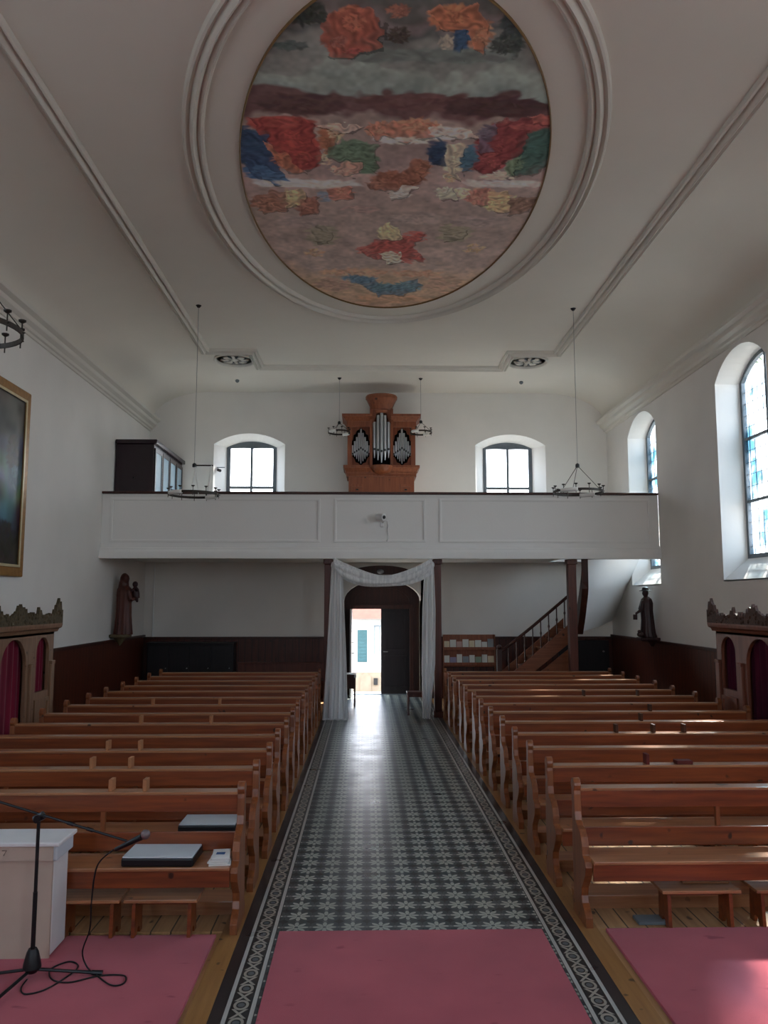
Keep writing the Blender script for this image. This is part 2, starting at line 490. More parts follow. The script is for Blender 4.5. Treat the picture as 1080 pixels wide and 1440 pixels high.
# ------------------------------------------------------------------ windows
def window_x(yc, z0, zs, zt, hw, x, nm, sgn=1, mull=3, cross=(3.95, 5.0)):
    """window unit in a side wall"""
    out = arch(yc-hw, yc+hw, z0, zs, zt); i = .07
    inn = arch(yc-hw+i, yc+hw-i, z0+i, zs, zt-i)
    b = MB(); b.prism(out, [inn], x, x+sgn*.07, 'yz')
    for z in cross: b.box(*sorted((x+sgn*.01, x+sgn*.06)), yc-hw+.02, yc+hw-.02, z-.022, z+.022)
    b.box(*sorted((x+sgn*.01, x+sgn*.06)), yc-.03, yc+.03, z0+.02, zt-.03)
    f = struct(b, nm, 'winframe')
    b = MB(); b.prism(arch(yc-hw+.03, yc+hw-.03, z0+.03, zs, zt-.03), (), x+sgn*.03, x+sgn*.036, 'yz')
    g = b.build('pane', 'glass', f)
    b = MB()
    k = yc-hw+.16
    while k < yc+hw-.05:
        b.box(*sorted((x+sgn*.024, x+sgn*.042)), k-.0025, k+.0025, z0+.05, zs); k += .17
    k = z0+.2
    while k < zs:
        b.box(*sorted((x+sgn*.024, x+sgn*.042)), yc-hw+.05, yc+hw-.05, k-.0025, k+.0025); k += .2
    b.build('lead_came', 'steel', f)
    return f
wn = 1
def sill(yc, s):
    b = MB(); xi, xo = s*(XW), s*(XW+.45)
    b.prism([(xi, 2.62), (xo, 2.62), (xo, 3.02), (xi, 2.645)], (), yc-.868, yc+.868, 'xz')
    struct(b, 'trim_window_sill', 'white')
for y in WINY:
    window_x(y, 3.0, 5.98, 6.36, .86, XW+.42, 'window_%d' % wn); sill(y, 1); wn += 1
for y in LW:
    window_x(y, 3.0, 5.98, 6.36, .86, -XW-.42, 'window_%d' % wn, -1); sill(y, -1); wn += 1
for x in BW:
    hw = .6
    # splayed plaster reveal narrowing to the casement
    b = MB()
    A = arch(x-.87, x+.87, 4.62, 6.12, 6.39, 16); B = arch(x-hw, x+hw, 4.9, 6.12, 6.26, 16)
    va = [b.bm.verts.new((u, YW+.001, v)) for u, v in A]; vb = [b.bm.verts.new((u, YW+.47, v)) for u, v in B]
    n = len(A)
    for i in range(n): b.bm.faces.new([va[i], va[(i+1) % n], vb[(i+1) % n], vb[i]])
    struct(b, 'trim_window_reveal', 'white')
    b = MB(); i = .07
    b.prism(arch(x-hw-.02, x+hw+.02, 4.88, 6.12, 6.28), [arch(x-hw+i, x-.02, 5.14, 6.1, 6.11), arch(x+.02, x+hw-i, 5.14, 6.1, 6.11), [(x-hw+i, 4.95), (x+hw-i, 4.95), (x+hw-i, 5.08), (x-hw+i, 5.08)]], YW+.43, YW+.5, 'xz')
    b.box(x-.03, x+.03, YW+.41, YW+.44, 4.95, 6.2)
    f = struct(b, 'window_%d' % wn, 'winframe'); wn += 1
    b = MB(); b.box(x-hw, x+hw, YW+.47, YW+.476, 4.92, 6.2); b.build('pane', 'clear', f)
for x in (-3.2, 3.2):
    b = MB(); b.prism(arch(x-.9, x+.9, 2.2, 6.1, 6.4), [arch(x-.82, x+.82, 2.28, 6.1, 6.32)], Y0-.3, Y0-.24, 'xz')
    b.box(x-.03, x+.03, Y0-.3, Y0-.25, 2.2, 6.38)
    f = struct(b, 'window_%d' % wn, 'winframe'); wn += 1
    b = MB(); b.prism(arch(x-.86, x+.86, 2.24, 6.1, 6.36), (), Y0-.28, Y0-.274, 'xz'); b.build('pane', 'glass', f)

# ------------------------------------------------------------------ wainscot
for s, nm in ((-1, 'trim_wainscot_left'), (1, 'trim_wainscot_right')):
    b = MB(); b.box(*sorted((s*XW, s*(XW-.03))), 6.0, YW, 0, 1.44)
    o = struct(b, nm, 'panelling')
    b = MB(); b.box(*sorted((s*XW, s*(XW-.06))), 6.0, YW, 1.44, 1.5, .008)
    b.box(*sorted((s*(XW-.03), s*(XW-.05))), 6.0, YW, 0, .14)
    b.build('cap_rail', 'darkwood', o)
b = MB(); b.box(-XW, -1.0, YW-.03, YW, 0, 1.4); b.box(1.05, XW, YW-.03, YW, 0, 1.4)
o = struct(b, 'trim_wainscot_back', 'panelling_x')
b = MB(); b.box(-XW, -1.0, YW-.06, YW, 1.4, 1.45, .008); b.box(1.05, XW, YW-.06, YW, 1.4, 1.45, .008)
b.build('cap_rail', 'darkwood', o)

b = MB(); b.cyl((-5.4, YW-.03, 1.45), (-5.4, YW-.03, 3.22), .018, n=8); struct(b, 'trim_pipe', 'offwhite')

# ------------------------------------------------------------------ entrance niche and door
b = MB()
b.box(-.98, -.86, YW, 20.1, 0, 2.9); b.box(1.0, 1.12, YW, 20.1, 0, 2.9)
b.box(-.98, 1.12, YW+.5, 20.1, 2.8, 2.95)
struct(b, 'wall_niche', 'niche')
b = MB()
b.prism([(-.86, 0), (-.66, 0), (-.66, 2.12), (.76, 2.12), (.76, 0), (1.0, 0), (1.0, 2.85), (-.86, 2.85)], (), 20.0, 20.12, 'xz')
b.box(-.72, .82, 19.97, 20.0, 2.1, 2.2, .008); b.box(.76, .86, 19.95, 20.0, 0, 2.12, .008); b.box(-.72, -.66, 19.95, 20.0, 0, 2.12, .008)
b.prism([(.07-.75*math.cos(PI*i/20), 2.25+.42*math.sin(PI*i/20)) for i in range(21)], [[(.07-.68*math.cos(PI*i/20), 2.28+.35*math.sin(PI*i/20)) for i in range(21)]], 19.96, 20.0, 'xz')
d = struct(b, 'door_1', 'darkwood')
b = MB(); b.box(.05, .76, 20.02, 20.07, .02, 2.11)
for z0, z1 in ((.15, .95), (1.05, 2.0)):
    b.prism([(.12, z0), (.69, z0), (.69, z1), (.12, z1)], [[(.17, z0+.05), (.64, z0+.05), (.64, z1-.05), (.17, z1-.05)]], 20.0, 20.02, 'xz')
lf = b.build('door_leaf', 'blackwood', d)
b = MB(); b.cyl((.12, 20.02, 1.05), (.12, 19.95, 1.05), .012); b.cyl((.12, 19.955, 1.05), (.22, 19.955, 1.05), .01)
b.build('door_handle', 'steel', lf)
b = MB(); b.box(-.71, -.665, 19.34, 19.97, .02, 2.1)
lf = b.build('door_leaf', 'offwhite', d)
b = MB(); b.cyl((-.665, 19.42, 1.05), (-.61, 19.42, 1.05), .012); b.cyl((-.615, 19.42, 1.05), (-.615, 19.53, 1.05), .01)
b.cyl((-.665, 19.42, 1.3), (-.62, 19.42, 1.3), .012)
b.build('door_handle', 'iron', lf)
b = MB(); b.box(-.68, .78, 20.0, 20.35, -.15, .02, .006)
struct(b, 'trim_threshold', 'threshold')
# dark panel standing in for shade under the gallery, with a small lamp
b = MB()
b.prism([(.04+.80*math.cos(PI*i/24), 2.93+.22*math.sin(PI*i/24)) for i in range(25)], (), YW-.03, YW, 'xz')
struct(b, 'trim_shade_lunette', 'darkwood')
t = thing('wall_lamp', (.02, YW-.03, 3.0), 'small dark round lamp fixed above the entrance arch', 'lamp')
b = MB(); b.cyl((0, 0, 0), (0, -.03, 0), .07, n=20); b.build('wall_plate', 'black', t)
b = MB(); b.sphere((0, -.06, 0), .055, sx=1.6); b.build('lamp_shade', 'steel', t, smooth=True)

# ------------------------------------------------------------------ outside
b = MB(); b.box(-60, 60, 20.6, 90, -1.5, -1.4); struct(b, 'ground', 'ground')
b = MB(); b.box(-60, -6.3, -30, 20.6, -1.5, -1.4); struct(b, 'ground.001', 'ground')
b = MB(); b.box(6.3, 60, -30, 20.6, -1.5, -1.4); struct(b, 'ground.002', 'ground')
b = MB(); b.box(-2, 2.2, 20.1, 20.9, -1.4, -.02); b.box(-2, 2.2, 20.9, 21.2, -1.4, -.35); b.box(-2, 2.2, 21.2, 21.5, -1.4, -.7); b.box(-2, 2.2, 21.5, 21.8, -1.4, -1.05)
struct(b, 'floor_outer_steps', 'stone')
h = thing('house', (0, 32, -1.4), 'white house with teal shutter seen through the open church door', 'building')
b = MB(); b.box(-5, 6, 0, 6, .9, 3.0); b.build('wall', 'render', h)
b = MB(); b.box(-5, 6, -.08, 6, 0, .9); b.build('stone_plinth', 'stone', h)
b = MB(); b.prism([(-.5, 3.0), (6.4, 3.0), (3, 5.2)], (), -5.4, 6.4, 'yz'); b.build('roof', 'brick', h)
b = MB(); b.box(-.66, -.28, -.05, 0, 1.3, 2.55, .01)
for i in range(9): b.box(-.62, -.32, -.07, -.05, 1.36+i*.13, 1.43+i*.13)
b.build('shutter', 'teal', h)
b = MB(); b.box(.0, .04, -.06, 0, 1.6, 2.7); b.box(.2, .24, -.05, 0, 1.6, 2.7); b.box(-.02, .26, -.06, 0, 2.68, 2.74); b.build('window_frame', 'winframe', h)
b = MB(); b.box(-.02, .14, -.14, -.08, .42, .68); b.build('vent', 'black', h)
b = MB(); b.prism([(-.55, 0), (-.12, 0), (-.12, .75), (-.33, .9), (-.55, .75)], (), -.12, -.08, 'xz'); b.build('door', 'stone', h)

tr_ = thing('dapple_tree', (11.8, 19.5, -1.4), 'unseen leafy tree added outside the right windows to dapple the sun', 'tree')  # out of view, added to dapple sunlight entering the right windows
b = MB(); b.tube([(0, 0, 0), (.1, .1, 4), (0, 0, 8), (-.2, .2, 13)], lambda t: .35*(1-t*.8), 10); b.build('trunk', 'darkwood', tr_, smooth=True)
rt = random.Random(21); b = MB()
for c in range(150):
    while True:
        q = Vector((rt.uniform(-1, 1), rt.uniform(-1, 1), rt.uniform(-1, 1)))
        if q.length < 1: break
    q = Vector((q.x*3.6, q.y*8.5, q.z*4.2+14.5))
    for k in range(11):
        o_ = q+Vector((rt.gauss(0, .35), rt.gauss(0, .35), rt.gauss(0, .3))); r_ = rt.uniform(.12, .26)
        m3 = Matrix.Rotation(rt.uniform(0, 6.3), 3, Vector((rt.random()-.5, rt.random()-.5, rt.random()-.5+.01)).normalized())
        b.bm.faces.new([b.bm.verts.new(o_+m3 @ Vector(w_)*r_) for w_ in ((-1, 0, 0), (0, -.6, .1), (1, 0, 0), (0, .6, .1))])
b.build('foliage', flat('leaf_green', (70, 96, 50), .6), tr_)

# ------------------------------------------------------------------ gallery
g = thing('gallery_parapet', (0, YB, 0), 'white panelled gallery parapet with dark handrail spanning the nave', 'balcony')
b = MB(); b.prism([(-XW, YB+.1), (XW, YB+.1), (XW, YB+.25), (4.0, YB+.25), (4.0, 18.75), (XW, 18.75), (XW, YW), (-XW, YW)], (), 3.22, 3.42, 'xy')
struct(b, 'floor.003', 'white')
b = MB(); b.box(-XW+.005, XW-.005, 0, .08, 3.4, 4.44); b.build('parapet', 'white', g)
b = MB()
b.prism([(-.1, 3.14), (.1, 3.14), (.1, 3.4), (-.03, 3.4), (-.03, 3.36), (-.06, 3.35), (-.07, 3.31), (-.09, 3.29), (-.1, 3.25)], (), -XW+.005, XW-.005, 'yz')
b.build('lower_moulding', 'white', g, smooth='auto')
b = MB(); b.box(-XW+.005, XW-.005, -.05, .13, 4.44, 4.49, .01); b.build('handrail', 'darkwood', g)
for x0, x1 in ((-5.45, -1.25), (-.97, .88), (1.15, 5.45)):
    b = MB(); ww = .03
    b.prism([(x0, 3.47), (x1, 3.47), (x1, 4.36), (x0, 4.36)], [[(x0+.05, 3.52), (x1-.05, 3.52), (x1-.05, 4.31), (x0+.05, 4.31)]], -.022, 0, 'xz')
    b.build('panel_moulding', 'white', g, bevel=.006)

def column(x, y, w, z1, label):
    t = thing('wooden_post', (x, y, 0), label, 'post', 'wooden posts under the gallery')
    b = MB(); b.box(-w/2, w/2, -w/2, w/2, .12, z1-.1); b.build('shaft', 'post', t, bevel=.012)
    b = MB(); b.box(-w/2-.02, w/2+.02, -w/2-.02, w/2+.02, 0, .12, .01); b.build('base', 'post', t)
    b = MB(); b.box(-w/2-.02, w/2+.02, -w/2-.02, w/2+.02, z1-.1, z1, .01); b.build('capital', 'post', t)
column(-1.09, YB+.2, .15, 3.14, 'dark brown square post left of the entrance behind the white drape')
column(1.12, YB+.2, .15, 3.14, 'dark brown square post right of the entrance behind the white drape')
column(3.86, YB+.2, .17, 3.14, 'brown square post beside the staircase on the right')

# ------------------------------------------------------------------ white drape
dr = thing('tulle_drape', (0, YB-.12, 0), 'white sheer fabric swagged between the two posts around the entrance', 'drape')
def swagf(u, v):
    t = u*2-1
    x = .02+.96*t*1.0
    zc = 3.0-.30*(1-t*t)**.9
    r = .125+.02*math.sin(u*9)
    an = v*2*PI
    rr = r*(1+.16*math.sin(an*5+u*5)+.06*math.sin(an*9))
    return (x+.02*math.sin(an*2), -.04+rr*.8*math.cos(an), zc+rr*math.sin(an))
b = MB(); b.grid(swagf, 60, 48); b.build('swag', 'tulle', dr, smooth=True)
def fall(cx, wid, zb, ph, spl, nf):
    def f(u, v):
        z = 3.06+(zb-3.06)*v
        c = np.interp(v, [0, .3, .65, 1], cx); w = np.interp(v, [0, .3, .65, 1], wid)
        s = u*2-1
        x = c+s*w
        amp = .035+.03*v
        y = -.03+amp*math.sin(s*nf+ph+v*1.3)+.012*math.sin(s*nf*2.7+v*4)
        if spl: z -= 0
        return (x, y, max(z, .012+.004*math.sin(u*30)))
    return f
b = MB(); b.grid(fall([-.9, -.9, -.9, -.92], [.11, .15, .2, .25], .01, 0, 1, 10), 70, 60); b.build('left_fall', 'tulle', dr, smooth=True)
b = MB(); b.grid(fall([.93, .92, .9, .85], [.09, .13, .135, .07], .02, 1, 0, 9), 60, 60); b.build('right_fall', 'tulle', dr, smooth=True)
b = MB(); b.grid(lambda u, v: (-.93+.24*(u*2-1), -.06-.08*v+.03*math.sin(u*22+v*3), .015+.03*abs(math.sin(u*14+v*5))*(1-v)), 50, 8); b.build('hem_bunch', 'tulle', dr, smooth=True)
b = MB(); b.sphere((-.92, -.02, 3.0), .105, sz=.9); b.build('knot', 'tulle', dr, smooth=True)
b = MB(); b.sphere((.94, -.02, 3.01), .1, sz=.9); b.build('knot', 'tulle', dr, smooth=True)

# ------------------------------------------------------------------ pews
def end_profile():
    # y towards the back is +, seat towards the camera is -
    P = [(.06, 0), (.06, .10), (.035, .13), (.03, .30), (.045, .42), (.035, .60), (.03, .86)]
    for i in range(13):
        t = -PI*.25+(PI*1.5)*i/12
        P.append((-.005+.05*math.cos(t), .925+.05*math.sin(t)))
    P += [(-.045, .86), (-.05, .74), (-.065, .68), (-.11, .655), (-.16, .64), (-.205, .60), (-.235, .54), (-.24, .48),
          (-.30, .455), (-.32, .42), (-.30, .36), (-.25, .30), (-.20, .25), (-.185, .19), (-.20, .14), (-.26, .10), (-.29, .07), (-.29, 0)]
    return P
def make_pew(x0, x1):
    W = x1-x0
    t = thing('church_pew', (x0, 6.17, 0), '', 'pew')
    for xa in (0, W-.052):
        b = MB(); b.prism(end_profile(), (), xa, xa+.052, 'yz'); b.build('end_panel', 'pine_end', t, bevel=.008)
    e = .052
    b = MB(); b.box(e, W-e, -.035, -.005, .765, .885, .004); b.build('top_rail', 'pine', t)
    b = MB(); b.box(e, W-e, -.04, .085, .885, .905, .004); b.build('book_ledge', 'pine_seat_sheen', t)
    b = MB(); b.box(e, W-e, -.03, -.008, .49, .62, .004); b.build('back_board', 'pine', t)
    b = MB(); b.box(e, W-e, -.35, -.008, .445, .47, .006); b.build('seat', 'pine_seat_sheen', t)
    b = MB(); b.box(e, W-e, -.33, -.31, .33, .445, .004); b.build('seat_apron', 'pine', t)
    b = MB(); b.prism([(.03, 0), (.03, .445), (-.3, .445), (-.24, .3), (-.18, .15), (-.24, 0)], (), W*.5-.02, W*.5+.02, 'yz'); b.build('centre_support', 'pine_end', t)
    b = MB(); b.box(e, W-e, .075, .33, .075, .095, .004); b.box(e, W-e, .08, .1, 0, .075); b.box(e, W-e, .30, .32, .02, .075)
    b.build('kneeler', 'pine_seat_sheen', t)
    for k in (.33, .67):
        b = MB(); b.box(W*k-.015, W*k+.015, -.005, .03, .47, .885); b.build('back_stile', 'pine_end', t)
    return t
ORD = ['front', 'second', 'third', 'fourth', 'fifth', 'sixth', 'seventh', 'eighth', 'ninth', 'tenth', 'eleventh', 'twelfth', 'rearmost']
SP = .82
NP = 13
def rowname(k): return 'in the %s row' % ORD[k]
for side, x0, x1 in (('left', -4.36, -1.205), ('right', 1.23, 4.56)):
    proto = make_pew(x0, x1)
    for k in range(NP):
        t = proto if k == 0 else copy_tree(proto)
        t.location = (x0+random.uniform(-.012, .012), 6.17+SP*k-(.06 if side == 'left' else 0), 0)
        t['label'] = 'varnished pine pew %s of the %s block' % (rowname(k), side)
        t['group'] = 'pine pews in the %s block' % side
        if k == NP-1:
            for c_ in list(t.children):
                if c_.name.startswith('kneeler'): bpy.data.objects.remove(c_)

# ------------------------------------------------------------------ carpets
for nm, x0, x1, y1, lab in (('carpet', -.92, .92, 5.86, 'crimson carpet runner in the middle of the tiled aisle'),
                            ('carpet', -4.9, -1.35, 5.815, 'crimson carpet on the left under the microphone stand'),
                            ('carpet', 1.37, 4.9, 5.86, 'crimson carpet on the right with a patch of sunlight')):
    b = MB(); z = .0 if abs(x0) < 1 else -.012
    b.box(x0, x1, -2.0, y1, z, .012, .004)
    tag(b.build(nm, 'carpet'), lab, 'carpet')

# ------------------------------------------------------------------ footstools
def stool(x, y, w, label, dd=.26, h=.27, grp=None):
    t = thing('footstool', (x, y, 0), label, 'stool', grp)
    b = MB(); b.box(-w/2, w/2, -dd/2, dd/2, h-.022, h, .004); b.build('seat', 'pine_seat_sheen', t)
    for s in (-1, 1):
        b = MB(); xx = s*(w/2-.06)
        b.prism([(-dd/2+.03, 0), (-.04, 0), (-.02, .05), (.02, .05), (.04, 0), (dd/2-.03, 0), (dd/2-.045, h-.022), (-dd/2+.045, h-.022)], (), xx-.012, xx+.012, 'yz')
        b.build('leg', 'pine', t)
    b = MB(); b.box(-w/2+.07, w/2-.07, -.01, .01, h-.07, h-.022); b.build('stretcher', 'pine', t)
    return t
G = 'low footstools before the front pews'
for q in (stool(2.05, 5.95, .56, 'low pine footstool fully in view before the right front pew', grp=G),
          stool(2.72, 5.95, .56, 'low pine footstool cut by the right photo edge', grp=G),
          stool(-1.72, 5.86, .5, 'low pine footstool under the cushions, nearest the aisle on the left', grp=G),
          stool(-2.22, 5.86, .44, 'low pine footstool behind the hanging microphone cable', grp=G)):
    q.location.z = .0
b = MB(); b.box(-.11, .11, -.07, .07, 0, .022, .004)
o = b.build('hymn_book', 'winframe', loc=(1.74, 6.0, .0)); tag(o, 'grey book lying on the floor beside the right footstool', 'book')
b = MB(); b.box(-.18, .16, -.055, .05, 0, .014, .003)
o = b.build('booklet', 'pine_seat_sheen', loc=(2.15, 6.02, .27)); tag(o, 'thin tan board resting on the right footstool', 'board')

# ------------------------------------------------------------------ cushions and papers on the front left pew
def cushion(x, y, z, w, d, label, sk=0, rz=0):
    t = thing('seat_cushion', (x, y, z), label, 'cushion', 'black cushions with white tops', rz)
    def sh(z0, z1, inset):
        P = [(-w/2+inset, -d/2+inset), (w/2-inset, -d/2+inset), (w/2-inset+sk, d/2-inset), (-w/2+inset+sk, d/2-inset)]
        b = MB(); b.prism(P, (), z0, z1, 'xy'); return b
    sh(0, .058, 0).build('cushion_body', 'black', t, bevel=.012)
    sh(.056, .068, .006).build('cushion_cover', 'plinth', t, bevel=.005)
cushion(-1.76, 5.93, .47, .5, .31, 'black cushion with white top on the front left pew seat', rz=-.02)
cushion(-1.58, 6.74, .47, .46, .31, 'black cushion with white top on the second left pew seat')
t = thing('paper_stack', (-1.345, 5.9, .47), 'small stack of white papers with blue print on the front left pew', 'papers')
for i in range(4):
    b = MB(); q = .006*i
    b.box(-.075+q, .075-q*.5, -.11, .1, i*.014, i*.014+.012, .002); o = b.build('sheet_bundle', 'paper', t); o.rotation_euler.z = (.1, -.06, .04, .12)[i]
b = MB(); b.box(-.03, .03, -.03, .02, .0545, .0555); o = b.build('blue_print', flat('blue_print', (58, 92, 140), .6), t); o['label'] = 'blue printed emblem'

# small books left on the ledges
bi = 0
BC = [flat('book_tan', (164, 112, 76)), flat('book_maroon', (92, 34, 30)), flat('book_brown', (80, 50, 36))]
POSN = {}
def ledge_book(side, row, x, kind, flatb=False):
    global bi
    y = 6.17+SP*row-(.06 if side == 'left' else 0)
    b = MB()
    if flatb: b.box(-.07, .07, -.045, .045, 0, .03, .003); z = .905; loc = (x, y+.03, z)
    else: b.box(-.014, .014, -.05, .04, 0, .085, .002); loc = (x, y+.035, .905)
    o = b.build('hymnal', BC[kind], loc=loc)
    k = POSN.get((side, row), 0); POSN[(side, row)] = k+1
    cn = ('tan', 'maroon', 'brown')[kind]
    tag(o, '%s hymnal %s on the %s %s pew ledge, %s' % (cn, 'lying flat' if flatb else 'standing', ORD[row], side, ('nearest the aisle', 'next to it further out', 'third out from the aisle', 'outermost')[k]), 'book', 'hymnals on the pew ledges')
    bi += 1
for side, row, xs, kd in (('left', 0, (-1.95, -2.2), 0), ('left', 1, (-2.3, -2.62), 0), ('left', 2, (-2.45, -2.75), 0), ('left', 4, (-2.1, -2.9), 0), ('left', 6, (-2.3, -3.2), 0),
                          ('right', 1, (2.1, 2.42), 1), ('right', 3, (2.35, 2.75, 3.08), 2), ('right', 4, (2.9,), 2), ('right', 5, (3.3,), 2), ('right', 7, (2.9, 3.7), 2)):
    for i, x in enumerate(xs): ledge_book(side, row, x, kd, flatb=(i % 2 == 1 and kd == 1))

# ------------------------------------------------------------------ confessionals
def confessional(s, label, wm, cm, vm):
    XF = s*4.85; t = thing('confessional', (s*(XW-.04), 10.5, 0), label, 'confessional')
    dep = XW-.04-4.85   # body depth, local x runs from the wall towards the nave
    L = lambda xx: -s*xx
    y0, y1 = -1.3, 1.3
    def ar(yc, w, z0, zs, zt): return arch(yc-w/2, yc+w/2, z0, zs, zt)
    b = MB()
    b.prism([(y0, 0), (y1, 0), (y1, 1.86), (y0, 1.86)], [ar(0, .76, .04, 1.42, 1.80), ar(-.92, .44, 1.05, 1.57, 1.79), ar(.92, .44, 1.05, 1.57, 1.79)],
            L(dep), L(dep-.05), 'yz')
    for yy in (y0, y1-.05, -.64, .6): b.box(*sorted((L(0), L(dep-.05))), yy, yy+.04, 0, 1.86)
    b.box(*sorted((L(0), L(dep))), y0, y1, 1.82, 1.86)
    b.build('body', wm, t, bevel=.006)
    for yc in (-.52, .52, -1.22, 1.22):
        b = MB(); b.box(*sorted((L(dep), L(dep+.035))), yc-.06, yc+.06, 0, 1.4, .008); b.box(*sorted((L(dep), L(dep+.045))), yc-.068, yc+.068, 1.4, 1.45, .008)
        b.box(*sorted((L(dep), L(dep+.05))), yc-.075, yc+.075, 0, .12, .008); b.build('pilaster', wm, t)
    for yc in (-.92, .92):
        b = MB(); b.prism([(yc-.24, .2), (yc+.24, .2), (yc+.24, .95), (yc-.24, .95)], [[(yc-.19, .25), (yc+.19, .25), (yc+.19, .9), (yc-.19, .9)]], L(dep), L(dep+.02), 'yz')
        b.build('lower_panel', wm, t)
    b = MB(); pr = [(0, 1.86), (dep+.02, 1.86), (dep+.04, 1.9), (dep+.08, 1.92), (dep+.09, 1.96), (dep+.09, 1.98), (0, 1.98)]
    b.prism([(L(px), z) for px, z in pr], (), y0-.07, y1+.07, 'xz'); b.build('cornice', wm, t)
    # pierced carved crest
    b = MB()
    P = [(y0-.12, 1.98)]
    N = 84
    for i in range(N+1):
        y = y0-.12+(y1-y0+.24)*i/N
        hgt = .09+.05*abs(math.sin(i*1.9))+.035*math.sin(i*2.7)
        for c, am, sg in ((0, .13, .16), (y1-.02, .2, .12), (y0+.02, .2, .12), (.6, .09, .06), (-.6, .09, .06)):
            hgt += am*math.exp(-((y-c)/sg)**2)
        P.append((y, 1.98+hgt))
    P.append((y1+.12, 1.98))
    b.prism(P, (), L(dep+.03), L(dep+.07), 'yz')
    random.seed(5)
    for i in range(70):
        y = random.uniform(y0-.08, y1+.08); z = 1.98+random.uniform(.01, .12)+(.1 if abs(abs(y)-1.25) < .12 or abs(y) < .12 else 0)*random.random()
        b.sphere((L(dep+.06), y, z), random.uniform(.018, .035), sx=.9, n=8)
    b.build('carved_crest', cm, t)
    def cur(yc, w, z0, z1, n):
        b = MB()
        b.grid(lambda u, v: (L(dep-.09+.018*math.sin(u*2*PI*n)+.006*math.sin(u*40)), yc+(u-.5)*(w+.02), z1+(z0-z1)*v), 60, 4)
        b.build('curtain', vm, t, smooth=True)
    cur(0, .80, .03, 1.84, 5); cur(-.92, .46, 1.0, 1.84, 5); cur(.92, .46, 1.0, 1.84, 5)
    return t
confessional(-1, 'oak confessional with arched red curtains against the left wall', 'confwood', 'carving', 'velvet')
confessional(1, 'dark oak confessional with plum curtains against the right wall', 'confwood_r', 'carving_r', 'velvet_d')

# ------------------------------------------------------------------ paintings (vertex colour canvases)
def strokes(img, ext, blobs, k=3.1, seed=1):
    """img (ny,nx,3) linear; blobs = (x, y, rx, ry, colour, n, jitter)"""
    rng = np.random.RandomState(seed)
    ny, nx = img.shape[:2]; x0, x1, y0, y1 = ext
    X = np.linspace(x0, x1, nx)[None, :]; Y = np.linspace(y0, y1, ny)[:, None]
    for (bx, by, rx, ry, c, n, jit) in blobs:
        c = np.array(lin(c))*k
        for _ in range(int(n*2.2)):
            ra_, rb_ = rng.uniform(0, 2*PI), rng.uniform()**.5; px = bx+math.cos(ra_)*rb_*rx*.85; py = by+math.sin(ra_)*rb_*ry*.85
            ln = min(.16, rng.uniform(.12, .34)*max(rx, ry)+.015); wd = ln*rng.uniform(.2, .5); an = rng.uniform(0, PI) if jit > .2 else rng.normal()*.4
            ca, sa = math.cos(an), math.sin(an)
            ix0 = int(max(0, (px-ln-x0)/(x1-x0)*nx)); ix1 = int(min(nx, (px+ln-x0)/(x1-x0)*nx+1))
            iy0 = int(max(0, (py-ln-y0)/(y1-y0)*ny)); iy1 = int(min(ny, (py+ln-y0)/(y1-y0)*ny+1))
            if ix1 <= ix0 or iy1 <= iy0: continue
            dx = X[:, ix0:ix1]-px; dy = Y[iy0:iy1]-py
            u = (dx*ca+dy*sa)/ln; v = (-dx*sa+dy*ca)/wd
            w = np.clip(1.3-(u*u+v*v)*1.3, 0, 1)[..., None]*.8
            cc = np.clip(c*(1+rng.uniform(-1, .8)*max(jit*1.4, .25))+rng.uniform(-1, 1, 3)*.012, 0, 1)
            img[iy0:iy1, ix0:ix1] = img[iy0:iy1, ix0:ix1]*(1-w)+cc*w
    return img
def smoothnoise(ny, nx, cell, rng):
    gy, gx = int(ny/cell)+2, int(nx/cell)+2
    g = rng.rand(gy, gx)
    yy = np.linspace(0, gy-1.001, ny); xx = np.linspace(0, gx-1.001, nx)
    iy, ix = yy.astype(int), xx.astype(int); fy, fx = (yy-iy)[:, None], (xx-ix)[None, :]
    fy = fy*fy*(3-2*fy); fx = fx*fx*(3-2*fx)
    return (g[iy][:, ix]*(1-fy)*(1-fx)+g[iy+1][:, ix]*fy*(1-fx)+g[iy][:, ix+1]*(1-fy)*fx+g[iy+1][:, ix+1]*fy*fx)
def canvas(name, img, posf, keep, mat, parent):
    ny, nx = img.shape[:2]
    idx = -np.ones((ny, nx), int); vs = []; cols = []
    for j in range(ny):
        for i in range(nx):
            if keep(i/(nx-1), j/(ny-1)):
                idx[j, i] = len(vs); vs.append(posf(i/(nx-1), j/(ny-1))); cols.append((*img[j, i], 1.))
    fs = []
    for j in range(ny-1):
        for i in range(nx-1):
            q = (idx[j, i], idx[j, i+1], idx[j+1, i+1], idx[j+1, i])
            if min(q) >= 0: fs.append(q)
    me = bpy.data.meshes.new(name); me.from_pydata(vs, [], fs)
    at = me.color_attributes.new('paint', 'FLOAT_COLOR', 'POINT')
    at.data.foreach_set('color', np.clip(np.array(cols, dtype=np.float32), 0, 1).ravel())
    me.materials.append(mat)
    o = bpy.data.objects.new(name, me); COL.objects.link(o); o.parent = parent
    return o

